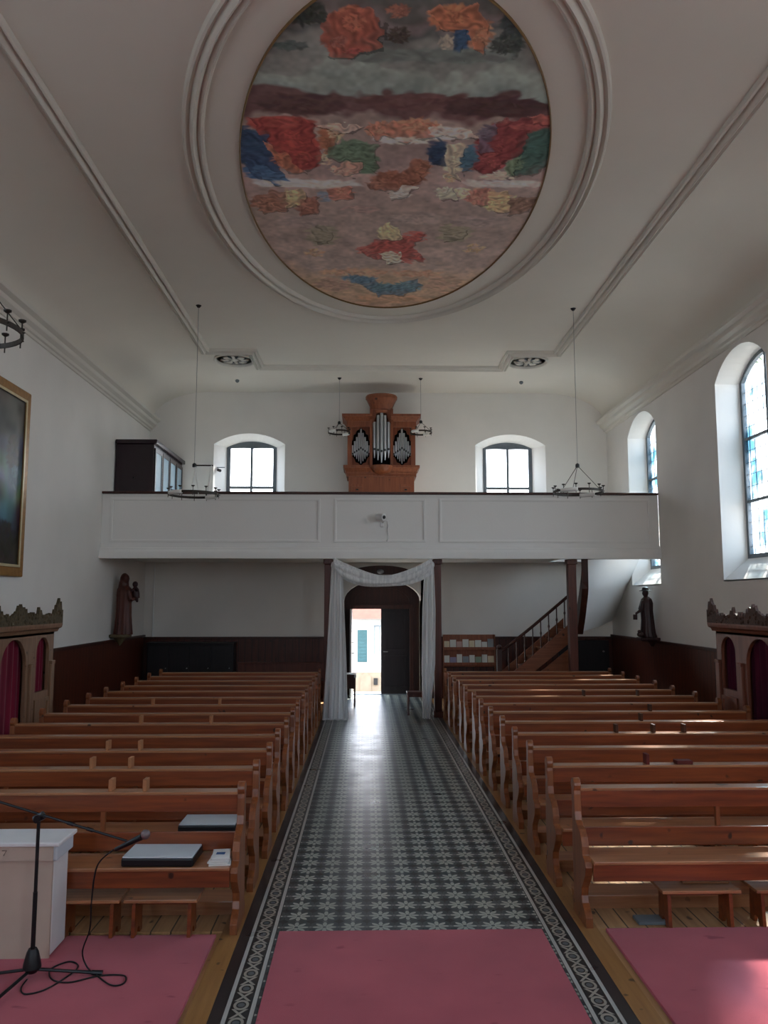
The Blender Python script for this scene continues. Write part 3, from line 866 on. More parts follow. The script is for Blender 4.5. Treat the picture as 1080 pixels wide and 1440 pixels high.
AE, BE = 1.86, 3.76
fr = thing('ceiling_painting', (0, CE, ZC), 'large oval fresco of robed figures among clouds in the ceiling', 'painting')
nx, ny = 380, 740
rng = np.random.RandomState(3)
Yv = np.linspace(-BE, BE, ny)+CE
wob = (smoothnoise(ny, nx, 40, rng)-.5)*.5+(smoothnoise(ny, nx, 14, rng)-.5)*.25
BANDS = [(3.0, (60, 70, 66)),
(4.2, (110, 120, 112)),
(5.4, (66, 60, 56)),
(6.0, (70, 74, 70)),
(6.31, (72, 70, 66)),
(6.48, (96, 84, 82)),
(6.7, (70, 74, 72)),
(6.85, (98, 98, 92)),
(7.11, (100, 104, 98)),
(7.2, (112, 124, 114)),
(7.5, (104, 118, 112)),
(7.59, (84, 58, 56)),
(7.92, (88, 58, 58)),
(8.07, (132, 112, 102)),
(8.88, (120, 98, 94)),
(9.4, (140, 116, 108)),
(10.1, (130, 110, 100)),
(11.67, (136, 114, 104)),
(12.5, (146, 118, 88)),
(13.51, (140, 108, 84))]
POLY = [([(-1.61, 8.01), (-0.89, 8.05), (-0.94, 8.4), (-0.84, 8.78), (-1.05, 9.06), (-1.22, 8.93), (-1.43, 8.47)], (150, 42, 34)), ([(-1.73, 8.24), (-1.44, 8.29), (-1.45, 8.66), (-1.37, 9.07), (-1.26, 9.34), (-1.46, 9.38), (-1.69, 9.22), (-1.79, 8.74)], (40, 68, 104)), ([(-1.56, 8.93), (-1.37, 9.1), (-1.24, 9.34), (-1.46, 9.4), (-1.6, 9.25)], (60, 104, 146)), ([(-1.47, 8.47), (-1.21, 8.79), (-1.05, 9.1), (-1.28, 9.07), (-1.43, 8.79)], (170, 96, 60)), ([(-0.64, 8.1), (-0.56, 8.11), (-0.79, 8.66), (-0.86, 8.61)], (150, 88, 52)), ([(-0.79, 8.52), (-0.47, 8.42), (-0.21, 8.48), (-0.2, 9.04), (-0.33, 8.87), (-0.55, 8.81), (-0.83, 8.78)], (92, 118, 92)), ([(-0.64, 8.84), (-0.37, 8.87), (-0.4, 9.12), (-0.6, 9.18), (-0.73, 9.05)], (184, 134, 112)), ([(-0.36, 8.16), (-0.19, 8.08), (-0.06, 8.06), (0.21, 8.02), (0.39, 8.07), (0.56, 8.22), (0.48, 8.32), (0.24, 8.35), (0.04, 8.42), (-0.22, 8.34)], (178, 108, 78)), ([(-0.88, 8.15), (-0.7, 8.11), (-0.36, 8.1), (-0.47, 8.22), (-0.71, 8.27)], (190, 164, 146)), ([(0.36, 8.13), (0.84, 8.13), (0.9, 8.31), (0.59, 8.34), (0.41, 8.28)], (196, 172, 156)), ([(-0.37, 9.3), (0.05, 9.09), (0.26, 8.79), (0.42, 8.89), (0.32, 9.32), (-0.09, 9.51), (-0.33, 9.43)], (142, 84, 58)), ([(-0.06, 9.58), (0.12, 9.4), (0.3, 9.43), (0.2, 9.65), (-0.0, 9.77)], (178, 170, 158)), ([(0.38, 8.5), (0.54, 8.46), (0.6, 8.93), (0.46, 8.9)], (34, 56, 86)), ([(0.56, 8.42), (0.77, 8.46), (0.8, 8.75), (0.73, 8.95), (0.8, 9.24), (0.63, 9.17), (0.57, 8.75)], (180, 164, 136)), ([(0.74, 8.68), (0.92, 8.6), (0.99, 8.88), (0.84, 9.09)], (54, 96, 116)), ([(1.1, 8.0), (1.44, 7.99), (1.5, 8.41), (1.37, 8.73), (1.18, 9.05), (0.94, 8.96), (0.96, 8.74), (1.17, 8.66), (1.15, 8.29)], (126, 40, 42)), ([(0.9, 8.3), (1.1, 8.03), (1.15, 8.54), (0.98, 8.61)], (104, 82, 100)), ([(1.39, 7.95), (1.65, 7.91), (1.68, 8.02), (1.46, 8.12)], (170, 76, 62)), ([(1.44, 8.35), (1.7, 8.1), (1.83, 8.66), (1.74, 9.0), (1.44, 9.12), (1.46, 8.73)], (56, 90, 82)), ([(1.32, 8.87), (1.46, 8.76), (1.49, 9.11), (1.38, 9.14)], (104, 124, 90)), ([(-1.78, 9.69), (-1.56, 9.52), (-1.29, 9.6), (-1.37, 10.07), (-1.67, 10.11), (-1.78, 9.91)], (150, 98, 74)), ([(-1.36, 9.53), (-1.14, 9.51), (-1.13, 9.91), (-1.38, 9.96)], (188, 160, 110)), ([(-1.18, 9.74), (-0.97, 9.66), (-0.97, 10.09), (-1.2, 10.21)], (146, 88, 66)), ([(-0.8, 9.5), (-0.54, 9.4), (-0.52, 9.71), (-0.78, 9.78)], (180, 106, 82)), ([(0.58, 9.47), (0.77, 9.39), (0.82, 9.66), (0.63, 9.72)], (170, 168, 140)), ([(0.98, 9.5), (1.22, 9.44), (1.3, 9.85), (1.07, 9.86)], (172, 100, 82)), ([(1.21, 9.53), (1.46, 9.49), (1.57, 9.98), (1.33, 10.02)], (190, 156, 104)), ([(1.49, 9.65), (1.8, 9.6), (1.83, 10.0), (1.57, 10.06)], (126, 90, 70)), ([(-1.1, 10.53), (-0.93, 10.45), (-0.81, 10.62), (-0.88, 11.01), (-1.1, 10.97)], (134, 124, 102)), ([(0.7, 10.63), (0.89, 10.44), (1.08, 10.57), (1.02, 10.82), (0.81, 10.92)], (136, 126, 102)), ([(-0.44, 11.21), (-0.15, 10.87), (0.17, 10.79), (0.5, 10.62), (0.34, 11.01), (0.54, 11.58), (0.2, 11.52), (-0.18, 11.55), (-0.33, 11.34)], (164, 62, 50)), ([(-0.21, 10.58), (-0.03, 10.36), (0.14, 10.56), (0.18, 10.85), (-0.16, 10.9)], (184, 166, 122)), ([(-0.12, 11.26), (0.17, 11.25), (0.21, 11.66), (-0.04, 11.69)], (196, 186, 160)), ([(-0.64, 12.1), (-0.28, 12.2), (-0.02, 12.55), (0.49, 12.29), (0.61, 12.48), (0.31, 12.92), (-0.11, 12.96), (-0.38, 12.57)], (76, 108, 128)), ([(-0.74, 6.7), (-0.61, 6.43), (-0.38, 6.38), (-0.18, 6.53), (-0.19, 6.9), (-0.45, 7.05), (-0.69, 7.02)], (154, 72, 46)), ([(0.22, 6.41), (0.63, 6.37), (0.78, 6.55), (0.75, 7.01), (0.64, 6.88), (0.61, 6.63), (0.3, 6.64)], (172, 96, 52)), ([(0.49, 6.64), (0.59, 6.6), (0.58, 7.06), (0.51, 6.97)], (38, 76, 110))]
FIG = [(-0.44, 6.58, 0.22, 0.22, (168, 84, 52), 108, 0.4),
(-0.59, 6.82, 0.17, 0.15, (140, 80, 62), 48, 0.35),
(-0.45, 6.95, 0.21, 0.08, (150, 60, 48), 24, 0.3),
(-0.04, 6.73, 0.11, 0.12, (70, 58, 50), 30, 0.3),
(0.45, 6.5, 0.23, 0.16, (178, 96, 50), 84, 0.4),
(0.56, 6.78, 0.06, 0.19, (40, 78, 112), 30, 0.1),
(0.71, 6.71, 0.1, 0.21, (176, 110, 70), 36, 0.35),
(0.4, 6.84, 0.09, 0.13, (150, 140, 120), 18, 0.3),
(0.97, 6.87, 0.17, 0.2, (56, 64, 60), 48, 0.3),
(-0.86, 6.47, 0.2, 0.16, (52, 56, 50), 48, 0.3),
(-1.03, 6.88, 0.17, 0.06, (70, 84, 80), 24, 0.2),
(1.02, 6.51, 0.14, 0.24, (50, 62, 62), 48, 0.3),
(0.27, 7.0, 0.9, 0.05, (96, 106, 100), 60, 0.15),
(-0.05, 6.44, 0.11, 0.09, (140, 84, 60), 24, 0.3),
(-1.02, 7.77, 0.49, 0.17, (84, 56, 54), 60, 0.2),
(0.19, 7.7, 0.66, 0.13, (98, 62, 60), 60, 0.2),
(1.03, 7.78, 0.59, 0.17, (76, 48, 48), 72, 0.2),
(-1.25, 8.11, 0.38, 0.13, (156, 52, 40), 60, 0.2),
(-1.15, 8.47, 0.27, 0.45, (158, 44, 34), 132, 0.25),
(-1.36, 8.79, 0.15, 0.28, (170, 90, 56), 24, 0.3),
(-1.06, 8.79, 0.18, 0.27, (150, 50, 38), 48, 0.3),
(-1.64, 8.6, 0.18, 0.41, (38, 66, 98), 84, 0.2),
(-1.58, 9.07, 0.23, 0.26, (46, 88, 128), 60, 0.2),
(-1.42, 9.32, 0.16, 0.12, (70, 110, 140), 24, 0.2),
(-1.69, 8.3, 0.11, 0.18, (34, 60, 92), 24, 0.2),
(-0.71, 8.27, 0.14, 0.19, (190, 150, 110), 30, 0.3),
(-0.79, 8.4, 0.04, 0.28, (150, 86, 48), 16, 0.2),
(-0.49, 8.64, 0.25, 0.27, (92, 118, 92), 72, 0.25),
(-0.29, 8.9, 0.11, 0.25, (84, 112, 86), 24, 0.2),
(-0.59, 9.05, 0.19, 0.14, (180, 140, 120), 24, 0.3),
(-0.81, 8.78, 0.1, 0.17, (196, 160, 130), 16, 0.3),
(-0.19, 8.2, 0.17, 0.17, (184, 116, 84), 42, 0.35),
(0.22, 8.14, 0.28, 0.15, (186, 112, 78), 66, 0.35),
(0.54, 8.25, 0.32, 0.12, (204, 180, 162), 36, 0.2),
(0.1, 8.38, 0.35, 0.08, (200, 176, 160), 24, 0.2),
(0.06, 9.22, 0.31, 0.22, (140, 82, 56), 60, 0.25),
(0.31, 9.0, 0.12, 0.28, (150, 90, 60), 24, 0.25),
(0.09, 9.56, 0.14, 0.17, (178, 168, 156), 26, 0.2),
(-0.17, 9.33, 0.19, 0.15, (156, 100, 72), 24, 0.2),
(0.49, 8.62, 0.08, 0.3, (34, 58, 88), 30, 0.15),
(0.7, 8.75, 0.12, 0.34, (176, 160, 130), 48, 0.35),
(0.89, 8.74, 0.13, 0.31, (54, 96, 118), 42, 0.2),
(0.67, 9.17, 0.1, 0.14, (190, 150, 110), 16, 0.3),
(1.2, 8.41, 0.29, 0.39, (130, 42, 44), 108, 0.25),
(1.12, 8.81, 0.22, 0.27, (150, 54, 52), 60, 0.3),
(1.39, 8.11, 0.28, 0.11, (150, 60, 56), 36, 0.2),
(1.0, 8.24, 0.1, 0.18, (96, 86, 100), 24, 0.2),
(1.6, 8.53, 0.18, 0.4, (54, 92, 84), 72, 0.2),
(1.47, 8.87, 0.14, 0.21, (92, 116, 88), 36, 0.25),
(1.28, 9.12, 0.23, 0.1, (186, 160, 140), 21, 0.2),
(-1.6, 9.84, 0.25, 0.25, (150, 96, 70), 48, 0.4),
(-1.28, 9.71, 0.14, 0.24, (190, 164, 112), 30, 0.3),
(-1.11, 9.91, 0.14, 0.26, (150, 94, 70), 30, 0.35),
(-0.85, 9.66, 0.12, 0.16, (112, 124, 140), 16, 0.2),
(-0.65, 9.57, 0.18, 0.18, (186, 112, 84), 30, 0.3),
(-1.07, 9.35, 0.7, 0.06, (196, 178, 164), 36, 0.15),
(0.67, 9.54, 0.14, 0.16, (176, 172, 146), 24, 0.3),
(1.12, 9.61, 0.2, 0.25, (180, 110, 86), 42, 0.4),
(1.39, 9.77, 0.25, 0.23, (194, 158, 104), 48, 0.4),
(1.69, 9.8, 0.2, 0.21, (130, 96, 74), 30, 0.35),
(0.87, 9.54, 0.12, 0.16, (200, 180, 140), 16, 0.3),
(1.39, 9.3, 0.59, 0.05, (190, 170, 160), 24, 0.15),
(-0.95, 10.72, 0.22, 0.4, (132, 122, 98), 36, 0.2),
(-1.08, 11.33, 0.17, 0.16, (172, 130, 90), 14, 0.3),
(0.91, 10.63, 0.25, 0.34, (134, 124, 98), 36, 0.2),
(1.24, 11.12, 0.19, 0.15, (170, 136, 92), 14, 0.3),
(-0.02, 10.65, 0.16, 0.27, (186, 164, 112), 36, 0.25),
(0.04, 11.15, 0.35, 0.28, (168, 62, 50), 66, 0.2),
(0.35, 10.78, 0.22, 0.21, (176, 74, 60), 26, 0.15),
(-0.28, 11.21, 0.23, 0.15, (178, 90, 74), 21, 0.15),
(0.02, 11.31, 0.15, 0.17, (196, 184, 150), 19, 0.2),
(0.29, 11.52, 0.24, 0.14, (176, 80, 66), 16, 0.2),
(0.04, 11.66, 0.08, 0.1, (60, 50, 46), 7, 0.1),
(0.14, 11.36, 0.08, 0.13, (160, 60, 50), 7, 0.1),
(-0.43, 12.25, 0.31, 0.2, (72, 104, 126), 36, 0.25),
(-0.07, 12.63, 0.32, 0.22, (74, 110, 120), 36, 0.25),
(0.35, 12.55, 0.26, 0.25, (84, 124, 136), 31, 0.25),
(-0.52, 12.01, 0.59, 0.09, (180, 130, 96), 24, 0.25),
(0.47, 12.04, 0.45, 0.11, (176, 124, 92), 21, 0.25),
(-0.89, 12.52, 0.31, 0.33, (150, 112, 92), 30, 0.2),
(0.91, 12.48, 0.31, 0.4, (160, 122, 96), 30, 0.2),
(0.11, 13.11, 0.7, 0.2, (160, 120, 84), 30, 0.2),
(-1.14, 10.34, 0.43, 0.19, (146, 124, 116), 30, 0.1),
(1.22, 10.29, 0.43, 0.19, (140, 120, 112), 30, 0.1),
(0.35, 10.22, 0.43, 0.18, (148, 128, 118), 30, 0.1),
(-0.41, 9.98, 0.25, 0.1, (150, 120, 110), 18, 0.1)]
bandY = [p_[0] for p_ in BANDS]; bandC = np.array([lin(p_[1]) for p_ in BANDS])*3.0
YY = Yv[:, None]+wob
img = np.stack([np.interp(YY, bandY, bandC[:, c]) for c in range(3)], -1)
img *= (1+.35*(smoothnoise(ny, nx, 22, rng)-.5)+.25*(smoothnoise(ny, nx, 8, rng)-.5))[..., None]
X_ = np.linspace(-AE, AE, nx)[None, :]+(smoothnoise(ny, nx, 9, rng)-.5)*.09; Y_ = np.linspace(CE-BE, CE+BE, ny)[:, None]+(smoothnoise(ny, nx, 9, rng)-.5)*.14
strokes(img, (-AE, AE, CE-BE, CE+BE), FIG, k=2.5, seed=4)
def inpoly(pts, ox=0, oy=0):
    ins = np.zeros(img.shape[:2], bool); m_ = len(pts)
    for i_ in range(m_):
        (xa, ya), (xb, yb) = pts[i_], pts[(i_+1) % m_]
        c_ = ((ya+oy > Y_) != (yb+oy > Y_)) & (X_ < (xb-xa)*(Y_-ya-oy)/((yb-ya) or 1e-9)+xa+ox)
        ins ^= c_
    return ins
for q_, (pts, c_) in enumerate(POLY):
    base = np.array(lin(c_))*2.35
    img[inpoly(pts, .012, .03)] *= .5
    ins = inpoly(pts); an_ = q_*2.1
    fold = np.sin((X_*math.cos(an_)*1.6+Y_*math.sin(an_))*(24+8*(q_ % 3))+6*smoothnoise(ny, nx, 30, rng))
    f2 = np.sin((X_*math.cos(an_+.6)+Y_*math.sin(an_+.6))*62+5*smoothnoise(ny, nx, 16, rng))
    shade = 1+.2*fold+.24*f2
    col_ = base[None, None]*np.clip(shade, .35, 1.7)[..., None]
    img[ins] = img[ins]*.3+col_[ins]*.7
small = [(a_, b_, c_*.55, d_*.55, e_, max(4, f_//3), g_) for a_, b_, c_, d_, e_, f_, g_ in FIG]
strokes(img, (-AE, AE, CE-BE, CE+BE), small, k=2.4, seed=9)
grey_ = img.mean(-1, keepdims=True); img = (grey_+(img-grey_)*.68)*(1+.25*(smoothnoise(ny, nx, 5, rng)-.5))[..., None]
canvas('painted_canvas', img, lambda u, v: ((u*2-1)*AE, (v*2-1)*BE, -.006), lambda u, v: (u*2-1)**2+(v*2-1)**2 <= 1.0, attr_mat('fresco'), fr)
b = MB()
prof = [(.01, -.0), (.01, -.02), (.02, -.028), (.028, -.02), (.028, 0)]
n = 128; rings = []
for i in range(n):
    t = 2*PI*i/n
    rings.append([b.bm.verts.new(((AE-.02+o_)*math.cos(t), (BE-.02+o_)*math.sin(t), z)) for o_, z in prof])
for i in range(n):
    A, B = rings[i], rings[(i+1) % n]
    for j in range(len(prof)-1): b.bm.faces.new([A[j], A[j+1], B[j+1], B[j]])
b.build('thin_gilt_rim', 'bronze', fr, smooth='auto')

# oil painting on the left wall
pt = thing('framed_painting', (-XW, 10.9, 2.66), 'large dark oil painting in a gilt frame on the left wall', 'painting')
def ringframe(y0, y1, z0, z1, w, x0, x1): 
    b = MB(); b.prism([(y0, z0), (y1, z0), (y1, z1), (y0, z1)], [[(y0+w, z0+w), (y1-w, z0+w), (y1-w, z1-w), (y0+w, z1-w)]], x0, x1, 'yz'); return b
ringframe(-1.4, 1.4, 0, 2.85, .15, .0, .075).build('frame', 'gold', pt, bevel=.02)
ringframe(-1.26, 1.26, .14, 2.71, .04, .07, .085).build('frame_slip', 'giltline', pt, bevel=.004)
nx2, ny2 = 120, 130
im = np.stack([np.interp(np.linspace(0, 1, ny2)[:, None]+(smoothnoise(ny2, nx2, 20, rng)-.5)*.4, [0, .12, .3, .5, .75, 1], bc_) for bc_ in
               np.array([lin(c_) for c_ in ((40, 38, 32), (26, 26, 26), (34, 48, 58), (70, 92, 100), (66, 68, 66), (74, 72, 66))]).T*2.2], -1)
im = im.mean(-1, keepdims=True)*.25+im*.75; im *= (1+.8*(smoothnoise(ny2, nx2, 9, rng)-.5))[..., None]
strokes(im, (-1.25, 1.25, 0, 2.6), [(-.2, 1.3, .5, .5, (90, 110, 118), 60, .3), (.9, 1.7, .2, .3, (86, 80, 76), 40, .3), (1.0, 1.35, .2, .2, (96, 116, 124), 30, .3), (.7, .4, .5, .3, (30, 26, 22), 40, .3), (-.4, 1.9, .5, .3, (84, 62, 56), 30, .2)], k=1.3)
canvas('painted_canvas', im, lambda u, v: (.045, -1.26+2.52*u, .14+2.57*v), lambda u, v: True, attr_mat('oil_paint', .35), pt)

# ------------------------------------------------------------------ ceiling ornaments
for s, w in ((-1, 'left'), (1, 'right')):
    t = thing('stucco_rosette', (s*3.14, 16.62, ZC-.001), 'round pierced stucco rosette in the %s back corner of the ceiling' % w, 'ornament', 'stucco rosettes')
    b = MB(); n = 40
    b.lathe([(.44, 0), (.45, -.03), (.42, -.05), (.39, -.03), (.38, 0)], n=n); b.build('ring', 'stucco', t, smooth='auto')
    b = MB()
    for k in range(8):
        a0 = k*PI/4
        b.sphere((.2*math.cos(a0), .2*math.sin(a0), -.012), .11, sx=.35+.65*abs(math.cos(a0)), sy=.35+.65*abs(math.sin(a0)), sz=.3, n=10)
    b.sphere((0, 0, -.015), .08, sz=.5, n=12); b.build('leaf_relief', 'stucco', t, smooth=True)
    b = MB()
    for k in range(8):
        a0 = (k+.5)*PI/4
        b.prism([(.11*math.cos(a0), .11*math.sin(a0)), (.2*math.cos(a0-.14), .2*math.sin(a0-.14)), (.28*math.cos(a0), .28*math.sin(a0)), (.2*math.cos(a0+.14), .2*math.sin(a0+.14))], (), -.03, -.004, 'xy')
    b.build('pierced_opening', 'winframe', t)
for x, y, lab in ((-3.34, 18.2, 'small grey ceiling fixture above the left gallery window'), (3.31, 18.2, 'small grey ceiling fixture above the right gallery window')):
    b = MB(); b.lathe([(.035, 0), (.05, -.02), (.04, -.05), (.015, -.07)], n=14)
    tag(b.build('ceiling_fixture', 'winframe', loc=(x, y, ZC), smooth='auto'), lab, 'ceiling fixture')

# ------------------------------------------------------------------ hanging ring lamps
def ring_lamp(x, y, z, R, label, zc=ZC, hub=.5, tbar=False, n=12, tubes=True, sc=1.0, grp='hanging ring lamps'):
    t = thing('ring_chandelier', (x, y, z), label, 'chandelier', grp)
    b = MB(); m = 48; w, hh = .006, .02*sc
    rings = []
    for i in range(m):
        a0 = 2*PI*i/m; c, s_ = math.cos(a0), math.sin(a0)
        rings.append([b.bm.verts.new(((R+o_)*c, (R+o_)*s_, zz)) for o_, zz in ((-w, -hh), (w, -hh), (w, hh), (-w, hh))])
    for i in range(m):
        A, B = rings[i], rings[(i+1) % m]
        for j in range(4): b.bm.faces.new([A[j], A[(j+1) % 4], B[(j+1) % 4], B[j]])
    b.build('ring', 'iron', t)
    b = MB(); b.cyl((0, 0, hub), (0, 0, zc-z), .0045, n=6); b.build('suspension_cord', 'steel', t)
    b = MB(); b.lathe([(.035, 0), (.035, .05), (.015, .07)], c=(0, 0, hub-.03), n=12); b.lathe([(.05, 0), (.02, -.04)], c=(0, 0, zc-z), n=12); b.build('hub', 'black', t)
    b = MB()
    if tbar:
        b.cyl((-.02, 0, hub), (.32, 0, hub), .012, n=8); b.build('cross_bar', 'iron', t); b = MB()
        for q0, q1, r_ in (((.02, 0, hub), (.02, -R*.6, .02), .011), ((.29, 0, hub), (.29, -R*.6, .02), .011), ((0, 0, hub), (0, R, .02), .005)):
            b = MB(); b.cyl(q0, q1, r_, n=6); b.build('suspension_rod', 'tube', t)  # white colour stands in for light caught by the rods
    else:
        for k in range(3):
            a0 = PI*.02+k*2*PI/3
            b.cyl((0, 0, hub), (R*math.cos(a0), R*math.sin(a0), .02), .005, n=6)
        b.build('suspension_rods', 'iron', t)
    for k in range(n):
        a0 = 2*PI*(k+.35)/n; cx_, cy_ = R*math.cos(a0), R*math.sin(a0)
        b = MB(); b.cyl((cx_, cy_, -.06*sc), (cx_, cy_, .085*sc), .006*sc, n=6)
        b.lathe([(.008*sc, .075*sc), (.03*sc, .09*sc), (.03*sc, .1*sc), (.01*sc, .1*sc)], c=(cx_, cy_, 0), n=8)
        b.cyl((cx_*1.0, cy_, 0), (cx_*1.06, cy_*1.06, 0), .005*sc, n=6)
        b.build('candle_cup', 'iron', t)
    if tubes:
        for a0, a1 in ((3.75, 4.45), (.55, 1.25)):
            b = MB(); b.tube([(R*math.cos(a0+(a1-a0)*i/8), R*math.sin(a0+(a1-a0)*i/8), -.005) for i in range(9)], .036)
            b.build('lamp_tube', 'tube', t, smooth=True)
    return t
ring_lamp(-3.26, 13.5, 4.1, .42, 'iron ring chandelier hanging in front of the gallery on the left', tbar=True)
ring_lamp(3.32, 13.5, 4.16, .42, 'iron ring chandelier hanging in front of the gallery on the right', hub=.46)
ring_lamp(-3.40, 5.95, 4.36, .42, 'iron ring chandelier with candle cups close by at the upper left edge', tubes=False, hub=.55)
ring_lamp(-.95, 18.0, 6.15, .25, 'small iron ring chandelier left of the organ', hub=.22, n=8, sc=.9)
ring_lamp(.93, 18.0, 6.15, .25, 'small iron ring chandelier right of the organ', hub=.25, n=8, sc=.9)

# ------------------------------------------------------------------ organ
og = thing('pipe_organ', (.03, 18.5, 3.42), 'small oak pipe organ on the gallery between the two windows', 'organ')
# base cabinet z 0 .. 1.82, upper case to 3.26, tower to 3.75 (local)
b = MB(); b.box(-.77, .77, 0, .75, 0, 1.82); b.build('base_case', 'organwood', og)
b = MB(); b.prism([(-.36, .1), (.36, .1), (.36, 1.36), (-.36, 1.36)], [arch(-.27, .27, .2, 1.2, 1.3)], -.03, 0, 'xz'); b.build('arched_panel', 'organwood_d', og, bevel=.005)
for s in (-1, 1):
    b = MB(); b.prism([(s*.42, .1), (s*.72, .1), (s*.72, 1.6), (s*.42, 1.6)], [[(s*.46, .16), (s*.68, .16), (s*.68, 1.54), (s*.46, 1.54)]], -.02, 0, 'xz'); pn = b.build('side_panel', 'organwood', og)
    for z in (1.36, 1.47):
        b = MB(); b.box(s*.57-.03, s*.57+.03, -.035, 0, z-.015, z+.015); b.build('stop_knob', 'blackwood', pn)
def crown(name, xa, xb, steps, mat, ends=(1, 1)):
    # corbelled moulding: each step reaches out a little further
    b = MB()
    for z0, z1, o0, o1 in steps:
        A = [(xa-o0*ends[0], -o0), (xb+o0*ends[1], -o0), (xb+o0*ends[1], .72), (xa-o0*ends[0], .72)]; B = [(xa-o1*ends[0], -o1), (xb+o1*ends[1], -o1), (xb+o1*ends[1], .72), (xa-o1*ends[0], .72)]
        va = [b.bm.verts.new((p_[0], p_[1], z0)) for p_ in A]; vb = [b.bm.verts.new((p_[0], p_[1], z1)) for p_ in B]
        for i_ in range(4): b.bm.faces.new([va[i_], va[(i_+1) % 4], vb[(i_+1) % 4], vb[i_]])
        b.bm.faces.new(va[::-1]); b.bm.faces.new(vb)
    return b.build(name, mat, og)
crown('middle_cornice', -.79, .79, [(1.78, 1.81, .03, .03), (1.81, 1.86, .015, .03), (1.86, 1.89, .045, .045), (1.89, 1.98, .04, .09), (1.98, 2.04, .105, .105)], 'organwood')
b = MB(); b.lathe([(.05, -.16), (.2, -.1), (.27, 0), (.27, .04)], c=(0, -.05, 1.98), n=24, a0=PI, a1=2*PI); b.build('tower_corbel', 'organwood', og, smooth='auto')
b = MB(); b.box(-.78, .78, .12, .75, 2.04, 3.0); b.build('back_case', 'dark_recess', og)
for x0, x1 in ((-.80, -.70), (.70, .80), (-.27, -.21), (.21, .27)):
    b = MB(); b.box(x0, x1, -.02, .7, 2.04, 3.0); b.build('case_post', 'organwood', og)
for s in (-1, 1):
    xa, xb = (-.93, -.22) if s < 0 else (.22, .93)
    crown('side_cornice', -.80 if s < 0 else .22, -.22 if s < 0 else .80, [(2.96, 3.0, .03, .03), (3.0, 3.1, .02, .02), (3.1, 3.2, .03, .11), (3.2, 3.26, .13, .13)], 'organwood', (1, 0) if s < 0 else (0, 1))
# centre tower crown
b = MB(); b.lathe([(.25, 3.28), (.27, 3.3), (.27, 3.36), (.25, 3.37), (.26, 3.42), (.31, 3.53), (.345, 3.60), (.35, 3.62), (.375, 3.64), (.38, 3.70), (.365, 3.71), (.36, 3.73)], c=(0, .05, 0), n=28, sy=.8); b.build('tower_crown', 'organwood', og, smooth='auto')
b = MB(); b.box(-.27, .27, .15, .7, 3.0, 3.6); b.build('tower_back', 'organwood_d', og)
for s in (-1, 1):
    b = MB(); b.box(*sorted((s*.21, s*.275)), -.06, .1, 2.04, 3.4); b.build('tower_post', 'organwood', og)
def pipe(x, y, zb, zm, zt, r):
    b = MB(); b.lathe([(r*.3, zb), (r, zm), (r, zt)], c=(x, y, 0), n=14)
    o = b.build('pipe', 'tin', og, smooth='auto')
    b = MB(); b.box(x-r*.6, x+r*.6, y-r-.003, y-r*.7, zm+.0, zm+.05); b.build('pipe_mouth', 'black', o)
for s in (-1, 1):
    for k in range(9):
        u = (k-4)/4
        pipe(s*.485+u*.195, .04, 2.10+.22*abs(u), 2.32+.14*abs(u)*-1+.12, 2.93-.40*abs(u), .023)
    # carved shades in the corners of the compartment
    for q in (-1, 1):
        b = MB()
        cx = s*.485
        b.prism([(cx+q*.22, 2.96), (cx, 2.96), (cx+q*.05, 2.90), (cx+q*.10, 2.88), (cx+q*.12, 2.80), (cx+q*.17, 2.78), (cx+q*.18, 2.68), (cx+q*.22, 2.6)], (), -.0, .015, 'xz')
        b.build('carved_shade', 'organwood_d', og); b = MB()
        b.prism([(cx+q*.22, 2.04), (cx, 2.04), (cx+q*.06, 2.10), (cx+q*.12, 2.12), (cx+q*.15, 2.2), (cx+q*.22, 2.3)], (), -.0, .015, 'xz')
        b.build('carved_shade', 'organwood_d', og)
for k in range(5):
    u = (k-2)/2
    pipe(u*.165, -.03-.07*(1-u*u), 2.10+.12*abs(u), 2.34+.06*abs(u), 3.28-.2*u*u, .038)
for q in (-1, 1):
    b = MB(); b.prism([(q*.22, 3.35), (0, 3.35), (q*.06, 3.28), (q*.12, 3.25), (q*.17, 3.1), (q*.22, 3.0)], (), -.13, -.11, 'xz')
    b.build('carved_shade', 'organwood_d', og)

# ------------------------------------------------------------------ gallery cupboard
cb = thing('gallery_cupboard', (-XW+.02, 16.68, 3.42), 'tall dark cupboard with glazed doors coloured pale for reflected light on the gallery left', 'cupboard')
b = MB(); b.box(0, .8, 0, 2.58, 0, 2.18); b.build('carcass', 'cabinet', cb, bevel=.01)
b = MB(); b.box(0, .87, -.05, 2.6, 2.18, 2.27, .015); b.build('cornice', 'cabinet', cb)
for i in range(4):
    b = MB(); y0 = .06+i*.63
    b.prism([(y0, .1), (y0+.59, .1), (y0+.59, 2.1), (y0, 2.1)], [[(y0+.06, .18), (y0+.53, .18), (y0+.53, 2.02), (y0+.06, 2.02)]], .8, .825, 'yz')
    d_ = b.build('door', 'cabinet', cb)
    b = MB(); b.box(.802, .812, y0+.05, y0+.54, .17, 2.03); b.build('glass_panel', 'glass_sheen', d_)
b = MB(); b.cyl((.4, 0, 1.45), (.4, -.03, 1.45), .018); b.build('lock_knob', 'black', cb)

